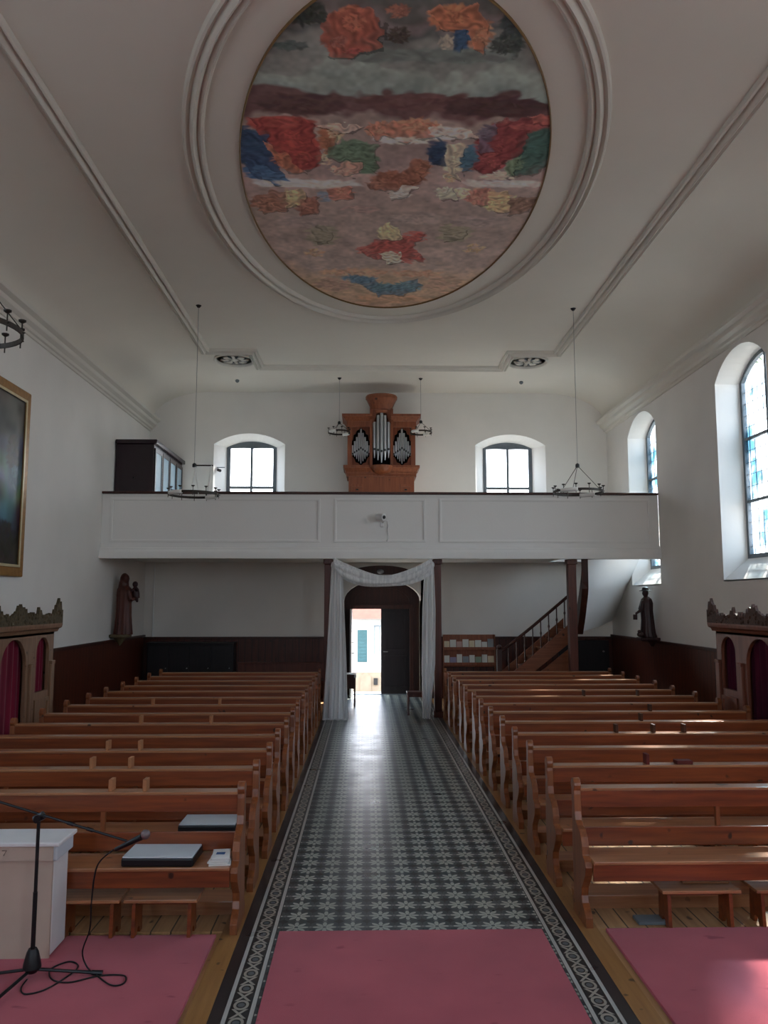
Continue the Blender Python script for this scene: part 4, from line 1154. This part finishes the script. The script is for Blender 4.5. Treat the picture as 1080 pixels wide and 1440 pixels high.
# surveillance camera on the parapet
cc = thing('security_camera', (0, YB, 3.86), 'small white camera with dangling cable on the gallery front', 'camera')
b = MB(); b.box(-.03, .03, -.03, 0, -.08, .06, .005); b.build('mounting_plate', 'offwhite', cc)
b = MB(); b.cyl((0, -.03, .03), (0, -.12, .08), .018); b.cyl((-.1, -.1, .12), (.03, -.2, .1), .075, n=18); b.build('housing', 'offwhite', cc, smooth='auto')
b = MB(); b.cyl((.02, -.2, .1), (.04, -.22, .098), .035, n=16); b.build('lens', 'black', cc)
b = MB(); b.tube([(.0, -.03, .0), (.04, -.05, .04), (.1, -.04, .05), (.115, -.02, -.05), (.11, -.02, -.2), (.12, -.02, -.3), (.09, -.02, -.37)], .011); b.build('cable', 'offwhite', cc, smooth=True)
# small spot in the left gallery window reveal
sp = thing('small_spotlight', (-4.0, YW+.12, 5.5), 'tiny dark spotlight on a bracket in the left gallery window recess', 'spotlight')
b = MB(); b.box(0, .2, -.01, .01, .05, .07); b.build('bracket', 'winframe', sp)
b = MB(); b.cyl((.03, 0, .0), (.1, -.05, -.03), .035, n=12); b.cyl((.03, 0, 0), (.03, 0, .06), .008, n=6); b.build('lamp_head', 'black', sp)

# ------------------------------------------------------------------ statues
def remesh(o, vox=.012, sm=4):
    r = o.modifiers.new('r', 'REMESH'); r.mode = 'VOXEL'; r.voxel_size = vox; r.use_smooth_shade = True
    s_ = o.modifiers.new('s', 'SMOOTH'); s_.factor = .5; s_.iterations = sm
def robe(b, secs, n=28, folds=9, amp=.07):
    rings = []
    for i, (cx_, cy_, z, rx, ry) in enumerate(secs):
        k = amp*(1-i/len(secs))
        rings.append([b.bm.verts.new((cx_+rx*(1+k*math.sin(folds*2*PI*j/n))*math.cos(2*PI*j/n), cy_+ry*(1+k*math.sin(folds*2*PI*j/n))*math.sin(2*PI*j/n), z)) for j in range(n)])
    for A, B in zip(rings, rings[1:]):
        for j in range(n): b.bm.faces.new([A[j], A[(j+1) % n], B[(j+1) % n], B[j]])
    b.bm.faces.new(rings[0][::-1]); b.bm.faces.new(rings[-1])
# Madonna: local +x away from the left wall, +y away from camera
st = thing('madonna_statue', (-XW+.24, 16.9, 1.5), 'carved wooden statue of a veiled woman holding a child on the left wall', 'statue')
b = MB()
robe(b, [(0, 0, .1, .19, .17), (0, 0, .2, .18, .16), (.0, 0, .5, .155, .14), (0, 0, .75, .15, .135), (.01, 0, .95, .165, .14), (0, 0, 1.05, .15, .12), (0, 0, 1.13, .075, .07)], n=54, folds=9, amp=.09)
b.sphere((.02, -.01, 1.26), .085, sx=.95, sy=1, sz=1.25)
b.sphere((-.01, .02, 1.24), .10, sx=.95, sy=1.05, sz=1.45)            # veil
b.cyl((-.02, .02, 1.2), (-.03, .02, .9), .1, .14)
b.cyl((.1, -.08, 1.02), (.17, -.1, .82), .055, .045); b.cyl((.17, -.1, .82), (.24, -.02, .86), .045, .035)
b.cyl((.1, .1, 1.02), (.2, .1, .84), .055, .045); b.cyl((.2, .1, .84), (.26, .02, .88), .045, .035)
b.sphere((.1, -.08, 1.27), .02)
o = b.build('carved_figure', 'statue', st); remesh(o)
b = MB()
robe(b, [(.24, .02, .86, .075, .06), (.235, .02, .96, .075, .06), (.22, .02, 1.05, .07, .055), (.22, .02, 1.09, .035, .03)], n=24, folds=5, amp=.05)
b.sphere((.22, .0, 1.145), .058, sz=1.15); b.cyl((.25, -.03, 1.04), (.3, -.07, 1.0), .024, .018); b.cyl((.2, -.04, 1.03), (.14, -.07, 1.0), .024, .018)
b.cyl((.26, 0, .88), (.29, -.06, .78), .035, .025)
o = b.build('carved_child', 'statue_d', st); remesh(o, .009, 3)
b = MB(); b.box(-.24, .14, -.17, .17, .04, .11, .02); b.lathe([(.02, -.12), (.06, -.06), (.1, 0), (.15, .05)], c=(-.06, 0, 0), n=16); b.build('wall_bracket', 'bracket', st, smooth='auto')
# saint on the right
st = thing('saint_statue', (XW-.2, 16.3, 1.5), 'dark carved statue of a robed man with a hat on the right wall', 'statue')
b = MB()
robe(b, [(.02, 0, .06, .16, .15), (.0, 0, .16, .15, .14), (0, 0, .4, .13, .12), (-.01, 0, .6, .125, .11), (-.01, 0, .76, .13, .115), (-.01, 0, .84, .105, .09), (-.01, 0, .89, .045, .045)], n=54, folds=8, amp=.08)
b.sphere((-.03, -.01, .96), .065, sz=1.25); b.sphere((-.075, -.01, .945), .02, sx=1.3)
b.cyl((-.09, -.05, .8), (-.15, -.08, .62), .045, .038); b.cyl((-.15, -.08, .62), (-.24, -.1, .56), .036, .025); b.sphere((-.26, -.1, .55), .028)
b.cyl((-.06, .08, .8), (-.12, .1, .62), .045, .036); b.cyl((-.12, .1, .62), (-.1, .0, .58), .034, .024)
o = b.build('carved_figure', 'statue_d', st); remesh(o)
b = MB(); b.lathe([(.12, 0), (.12, .012), (.07, .02), (.06, .07), (.03, .085)], c=(-.03, -.01, 1.0), n=20); b.build('hat', 'blackwood', st, smooth='auto')
b = MB(); b.box(-.33, -.25, -.13, -.09, .42, .53, .008); b.build('held_scroll', 'statue_d', st)
b = MB(); b.sphere((-.17, -.04, .12), .06, sx=1.2, sz=.9); b.sphere((-.2, -.06, .18), .035); b.build('kneeling_figure', 'statue_d', st, smooth=True)
b = MB(); b.box(-.2, .2, -.16, .16, 0, .06, .015); b.lathe([(.03, -.12), (.07, -.05), (.12, 0)], c=(.08, 0, 0), n=14); b.build('wall_bracket', 'statue_d', st)

# ------------------------------------------------------------------ staircase
sc_ = thing('wooden_staircase', (1.8, 16.75, 0), 'brown wooden staircase with slim balusters climbing to the gallery', 'staircase')
# flight one: rise .187 per .215 going, 10 steps from x=0 (world 1.8)
n1 = 9; go, ri = .225, .187
dpt = .95
for yy, nm in ((-.02, 'stringer'), (dpt, 'stringer')):
    b = MB()
    b.prism([(-.1, 0), (.3, 0), (2.25, 1.52), (2.25, 1.92), (.05, .1), (-.1, .1)], (), yy, yy+.04, 'xz'); b.build(nm, 'stairwood', sc_, bevel=.004)
for i in range(n1):
    xo = .3; b = MB(); b.box(xo+i*go-.02, min(2.4, xo+(i+1)*go+.02), .02, dpt, (i+1)*ri-.03, (i+1)*ri, .005); b.box(xo+i*go, xo+i*go+.02, .02, dpt, i*ri, (i+1)*ri-.03)
    b.build('tread', 'stairwood', sc_)
b = MB(); b.tube([(.66, 0, 1.22), (1.4, 0, 1.80), (2.27, 0, 2.52)], .032, 8); b.build('handrail', 'darkwood', sc_)
b = MB(); b.box(.60, .70, -.05, .05, 0, 1.3, .008); b.sphere((.65, 0, 1.34), .055); b.build('newel_post', 'darkwood', sc_)
for i in range(9):
    x = .85+i*.17; zb = .02+1.90*(x+.05)/2.3; zt = 1.22+(x-.66)*.8
    b = MB(); b.cyl((x, 0, zb), (x, 0, zt), .014, n=8); b.lathe([(.014, 0), (.024, .04), (.014, .08)], c=(x, 0, zb+(zt-zb)*.45), n=8); b.build('baluster', 'darkwood', sc_)
b = MB(); b.prism([(.45, 0), (2.25, 1.4), (2.25, 0)], (), .06, .08, 'xz'); b.build('side_panel', 'stairwood', sc_)
# winding upper flight along the right wall, plaster soffit
inn = [(2.35, -.1, 1.66), (2.35, -.35, 2.05), (2.35, -.6, 2.55), (2.33, -.68, 3.28)]
outr = [(3.82, 2.5, 1.84), (3.82, 1.9, 2.25), (3.82, 1.1, 2.8), (3.82, .3, 3.3)]
def lerpl(L_, t):
    k = t*(len(L_)-1); i = min(int(k), len(L_)-2); f = k-i
    return Vector(L_[i]).lerp(Vector(L_[i+1]), f)
b = MB(); b.grid(lambda u, v: lerpl(inn, u).lerp(lerpl(outr, u), v)+Vector((0, 0, -.03*math.sin(v*PI))), 24, 12); b.build('plaster_soffit', 'white', sc_, smooth=True)
for i in range(9):
    t0, t1 = i/9, (i+1)/9
    a0, a1, c0, c1 = lerpl(inn, t0), lerpl(inn, t1), lerpl(outr, t0), lerpl(outr, t1); z = max(a1.z, c1.z)+.03
    b = MB(); vs = [b.bm.verts.new(q) for zz in (z-.03, z) for q in ((a0.x, a0.y, zz), (a1.x, a1.y, zz), (c1.x, c1.y, zz), (c0.x, c0.y, zz))]
    for f in ((0, 1, 2, 3), (7, 6, 5, 4), (0, 4, 5, 1), (1, 5, 6, 2), (2, 6, 7, 3), (3, 7, 4, 0)): b.bm.faces.new([vs[k] for k in f])
    if z < 3.4: b.build('winder_tread', 'stairwood', sc_)
    else: b.bm.free()
b = MB(); b.grid(lambda u, v: lerpl(inn, u)+Vector((-.03+.0*v, -.02, -.05+.5*v*(1-.3*u))), 16, 2)
o = b.build('inner_stringer', 'darkwood', sc_); sm_ = o.modifiers.new('s', 'SOLIDIFY'); sm_.thickness = .13; sm_.offset = 0
# dark door under the stair
b = MB(); b.prism([(4.28, 0), (5.5, 0), (5.5, 1.36), (4.28, 1.36)], (), YW-.09, YW-.032, 'xz')
d = struct(b, 'door_2', 'blackwood')
b = MB(); b.cyl((5.36, YW-.09, 1.1), (5.36, YW-.14, 1.1), .02); b.build('door_handle', 'steel', d)

# dark cupboard low against the back wall at left
lc = thing('low_cupboard', (-4.4, YW-.06, 0), 'long near-black cupboard against the back wall at the far left', 'cupboard')
b = MB(); b.box(-1.0, 1.0, -.4, 0, 0, 1.3); b.build('carcass', 'blackwood', lc, bevel=.01)
b = MB(); b.box(-1.02, 1.02, -.43, 0, 1.3, 1.34, .008); b.build('top', 'blackwood', lc)
for i in range(4):
    b = MB(); b.box(-.98+i*.49, -.51+i*.49, -.415, -.4, .08, 1.26, .006); q = b.build('door', 'blackwood', lc)
    b = MB(); b.cyl((-.56+i*.49, -.415, .75), (-.56+i*.49, -.44, .75), .012); b.build('knob', 'steel', q)
wb = thing('wall_bench', (-2.3, YW-.06, 0), 'brown wooden bench against the back wall left of the entrance', 'bench')
b = MB(); b.box(-1.05, 1.05, -.4, -.02, .42, .46, .006); b.build('seat', 'darkwood', wb)
b = MB(); b.box(-1.05, 1.05, -.04, -.01, .5, .84, .006); b.box(-1.06, 1.06, -.05, 0, .82, .86, .006); b.build('backrest', 'post', wb)
for xx in (-1.0, 0, 1.0):
    b = MB(); b.box(xx-.02, xx+.02, -.38, -.02, 0, .42); b.build('leg', 'darkwood', wb)

# ------------------------------------------------------------------ leaflet rack
rk = thing('leaflet_rack', (2.13, YW-.07, 0), 'wooden leaflet rack on the back wall right of the entrance', 'rack')
b = MB(); b.box(-.62, .62, -.03, 0, .74, 1.5); b.build('back_board', 'organwood', rk, bevel=.004)
for z in (.78, 1.14):
    b = MB(); b.box(-.62, .62, -.13, -.03, z, z+.02); b.box(-.62, .62, -.14, -.12, z, z+.07); b.build('shelf', 'organwood', rk)
for xx in (-.62, .6):
    b = MB(); b.box(xx, xx+.02, -.13, 0, 0, 1.5); b.build('side_panel', 'organwood', rk)
PC = [('white', (226, 224, 216)), ('cream', (222, 206, 176)), ('lilac', (160, 150, 176)), ('pink', (206, 168, 156)), ('grey', (150, 154, 156)), ('green', (150, 162, 140))]
PM = [flat('leaflet_'+n_, c_, .6, var=.08) for n_, c_ in PC]
random.seed(11)
for r, z in enumerate((.80, 1.16)):
    for i in range(8):
        k = [0, 2, 0, 4, 0, 5, 0, 1][i] if r == 0 else [1, 0, 3, 0, 1, 0, 0, 4][i]
        hh = (.21, .17, .24, .19, .22, .18, .23, .2)[(i+r*3) % 8]; ww = .125+.02*((i*3) % 2)
        b = MB(); b.box(-ww/2, ww/2, -.012, 0, 0, hh); o = b.build('leaflet', PM[k], loc=(2.13-.53+i*.15, YW-.07-.075, z)); o.rotation_euler.x = -.12
        tag(o, '%s leaflet on the %s shelf of the rack, %s from the left' % (PC[k][0], 'upper' if r else 'lower', ('first', 'second', 'third', 'fourth', 'fifth', 'sixth', 'seventh', 'eighth')[i]), 'leaflet', 'leaflets in the wooden rack')

# side table and stool by the door
tb = thing('side_table', (-.7, 18.0, 0), 'small dark side table with pale cloth left of the open door', 'table')
b = MB(); b.box(-.16, .16, -.2, .2, .66, .69, .005); b.build('table_top', 'darkwood', tb)
b = MB(); b.box(-.165, .165, -.205, .205, .69, .697); b.box(-.165, -.158, -.205, .205, .6, .69); b.box(.12, .165, -.206, -.2, .62, .69); b.build('cloth', 'paper', tb)
for sx_ in (-1, 1):
    for sy_ in (-1, 1):
        b = MB(); b.box(sx_*.13-.018, sx_*.13+.018, sy_*.17-.018, sy_*.17+.018, 0, .66); b.build('leg', 'darkwood', tb)
b = MB(); b.box(-.13, .13, -.17, .17, .38, .66); b.build('drawer_box', 'darkwood', tb)
ds = thing('wooden_stool', (.71, 16.6, 0), 'plain brown stool standing right of the entrance inside the drape', 'stool')
b = MB(); b.box(-.2, .2, -.16, .16, .43, .46, .006); b.build('seat', 'post', ds)
for sx_ in (-1, 1):
    for sy_ in (-1, 1):
        b = MB(); b.box(sx_*.17-.02, sx_*.17+.02, sy_*.13-.02, sy_*.13+.02, 0, .43); b.build('leg', 'post', ds)
b = MB(); b.box(-.17, .17, -.14, -.12, .36, .43); b.box(-.17, .17, .12, .14, .36, .43); b.build('apron', 'post', ds)

# ------------------------------------------------------------------ lectern, microphone stand
le = thing('white_lectern', (-2.95, 5.46, 0), 'pale boxy lectern at the lower left behind the microphone stand', 'lectern')
b = MB(); b.prism([(-.1, .012), (.46, .012), (.59, .012), (.59, .7), (-.1, .7)], (), 0, .02, 'xz'); b.build('front_panel', 'plinth_shade', le)
b = MB(); b.prism([(.592, .02), (.592, .70), (-.6, .7), (-.6, .02)], (), .02, .28, 'xz'); b.build('body', 'offwhite', le, bevel=.01)
b = MB(); b.box(-.62, .64, -.03, .3, .71, .738, .008); b.build('top', 'offwhite', le)
b = MB(); b.box(-.6, .62, -.012, .29, .615, .715, .01); b.build('fascia', 'plinth', le)
b = MB(); b.box(-.6, .598, -.02, -.012, .62, .708); fa = b.build('fascia_board', 'plinth_shade', le)
b = MB()
def pen(*q): b.tube([(.20+x_*.0013, -.023, .635+z_*.0013) for x_, z_ in q], .0022, 5)
pen((0, 28), (6, 34), (8, 18), (4, 4), (-4, 2))
pen((12, 20), (18, 32), (22, 18), (28, 34), (32, 20), (38, 30), (42, 22))
pen((54, 40), (76, 42), (62, 16))
b.build('handwriting', 'black', fa)
ms = thing('microphone_stand', (-2.36, 5.2, .012), 'black boom microphone stand on the left carpet', 'microphone stand')
b = MB(); b.cyl((0, 0, .07), (-.0, 0, .95), .011, n=10); b.cyl((0, 0, .05), (0, 0, .5), .014, n=10); b.build('pole', 'black', ms, smooth='auto')
b = MB(); b.lathe([(.03, 0), (.055, .03), (.05, .06), (.035, .12), (.025, .14)], c=(0, 0, .03), n=16); b.build('base_hub', 'black', ms, smooth='auto')
for dx, dy in ((.40, .02), (-.38, -.02), (-.10, -.52)):
    b = MB(); b.cyl((0, 0, .05), (dx, dy, .015), .010, n=8); b.cyl((dx*.9, dy*.9, .018), (dx*1.06, dy*1.06, .014), .015, n=8); b.build('leg', 'black', ms)
b = MB(); b.cyl((-.025, 0, .93), (.03, 0, .96), .025, n=12); b.cyl((0, -.03, .945), (0, .03, .945), .02, n=12); b.build('clutch', 'black', ms)
b = MB(); b.cyl((-.75, 0, 1.19), (.55, 0, .80), .008, n=8); b.cyl((.30, 0, .875), (.34, 0, .863), .012, n=8); b.cyl((.18, 0, .911), (.22, 0, .899), .012, n=8); b.cyl((-.75, 0, 1.19), (-.86, 0, 1.223), .018, n=10); b.build('boom_arm', 'black', ms, smooth='auto')
mc = thing('microphone', (-1.81, 5.2, .81), 'handheld microphone with silver mesh head clipped to the boom', 'microphone')
b = MB(); b.cyl((-.07, 0, -.05), (.09, 0, .025), .012, .02, n=12); b.build('microphone_body', 'black', mc, smooth='auto')
b = MB(); b.sphere((.115, 0, .04), .03, n=16); b.build('mesh_head', flat('mesh_head', (120, 108, 108), .5, .5, .5), mc, smooth=True)
def bez(pts, n=10):
    out = []; m = len(pts)
    for i in range(m-1):
        p0, p1, p2, p3 = [Vector(pts[max(0, min(m-1, i+k))]) for k in (-1, 0, 1, 2)]
        for j in range(n):
            t = j/n
            out.append(.5*((2*p1)+(-p0+p2)*t+(2*p0-5*p1+4*p2-p3)*t*t+(-p0+3*p1-3*p2+p3)*t**3))
    out.append(Vector(pts[-1])); return out
b = MB()
b.tube(bez([(-1.89, 5.2, .76), (-1.99, 5.21, .66), (-2.02, 5.22, .45), (-2.03, 5.24, .28), (-2.09, 5.3, .12), (-2.06, 5.3, .03), (-1.98, 5.22, .018), (-1.84, 5.08, .018), (-1.77, 5.1, .018), (-1.80, 5.2, .018), (-1.95, 5.2, .018),
            (-2.1, 5.12, .018), (-2.22, 5.16, .018), (-2.28, 5.3, .018), (-2.2, 5.4, .018), (-2.12, 5.3, .018), (-2.2, 5.05, .018), (-2.3, 4.98, .018), (-2.36, 5.05, .018), (-2.37, 5.16, .02)]), .005, 6)
tag(b.build('microphone_cable', 'black', smooth=True), 'thin black cable hanging from the microphone and looped on the red carpet', 'cable')

# ------------------------------------------------------------------ light
w = bpy.data.worlds.new('world'); scn.world = w; w.use_nodes = True
nt = w.node_tree; bg = nt.nodes['Background']
tc = nt.nodes.new('ShaderNodeTexCoord'); sx = nt.nodes.new('ShaderNodeSeparateXYZ'); nt.links.new(tc.outputs['Generated'], sx.inputs[0])
sky = ramp(nt, sx.outputs[2], [(0, (.95, .97, 1.0)), (.5, (.62, .78, 1.0))])
nt.links.new(sky, bg.inputs['Color']); bg.inputs['Strength'].default_value = 8.0
sun = bpy.data.lights.new('sun', 'SUN'); so = bpy.data.objects.new('sun', sun); COL.objects.link(so)
so.location = (20, 30, 20)
so.rotation_euler = Vector((-1, -1.25, -1.4)).to_track_quat('-Z', 'Y').to_euler()
sun.energy = 36; sun.angle = math.radians(2.2); sun.color = (1, .95, .86)
def portal(loc, rot, w_, h_):
    l = bpy.data.lights.new('portal', 'AREA'); l.shape = 'RECTANGLE'; l.size = w_; l.size_y = h_
    l.cycles.is_portal = True
    o = bpy.data.objects.new('window_portal', l); COL.objects.link(o); o.location = loc; o.rotation_euler = rot
for y in WINY: portal((XW+.52, y, 4.7), (PI/2, 0, PI/2), 1.8, 3.6)
for y in LW: portal((-XW-.52, y, 4.7), (PI/2, 0, -PI/2), 1.8, 3.6)
for x in BW: portal((x, YW+.52, 5.6), (PI/2, 0, PI), 1.3, 1.5)
for x in (-3.2, 3.2): portal((x, Y0-.42, 4.3), (PI/2, 0, 0), 1.9, 4.3)
portal((.05, 20.15, 1.05), (PI/2, 0, PI), 1.5, 2.2)

scn.view_settings.view_transform = 'Standard'
scn.view_settings.look = 'None'
scn.view_settings.exposure = 0.5
scn.cycles.use_denoising = True
scn.cycles.max_bounces = 10
scn.cycles.diffuse_bounces = 6
scn.cycles.transparent_max_bounces = 12
scn.cycles.sample_clamp_indirect = 8
scn.cycles.caustics_reflective = False
scn.cycles.caustics_refractive = False
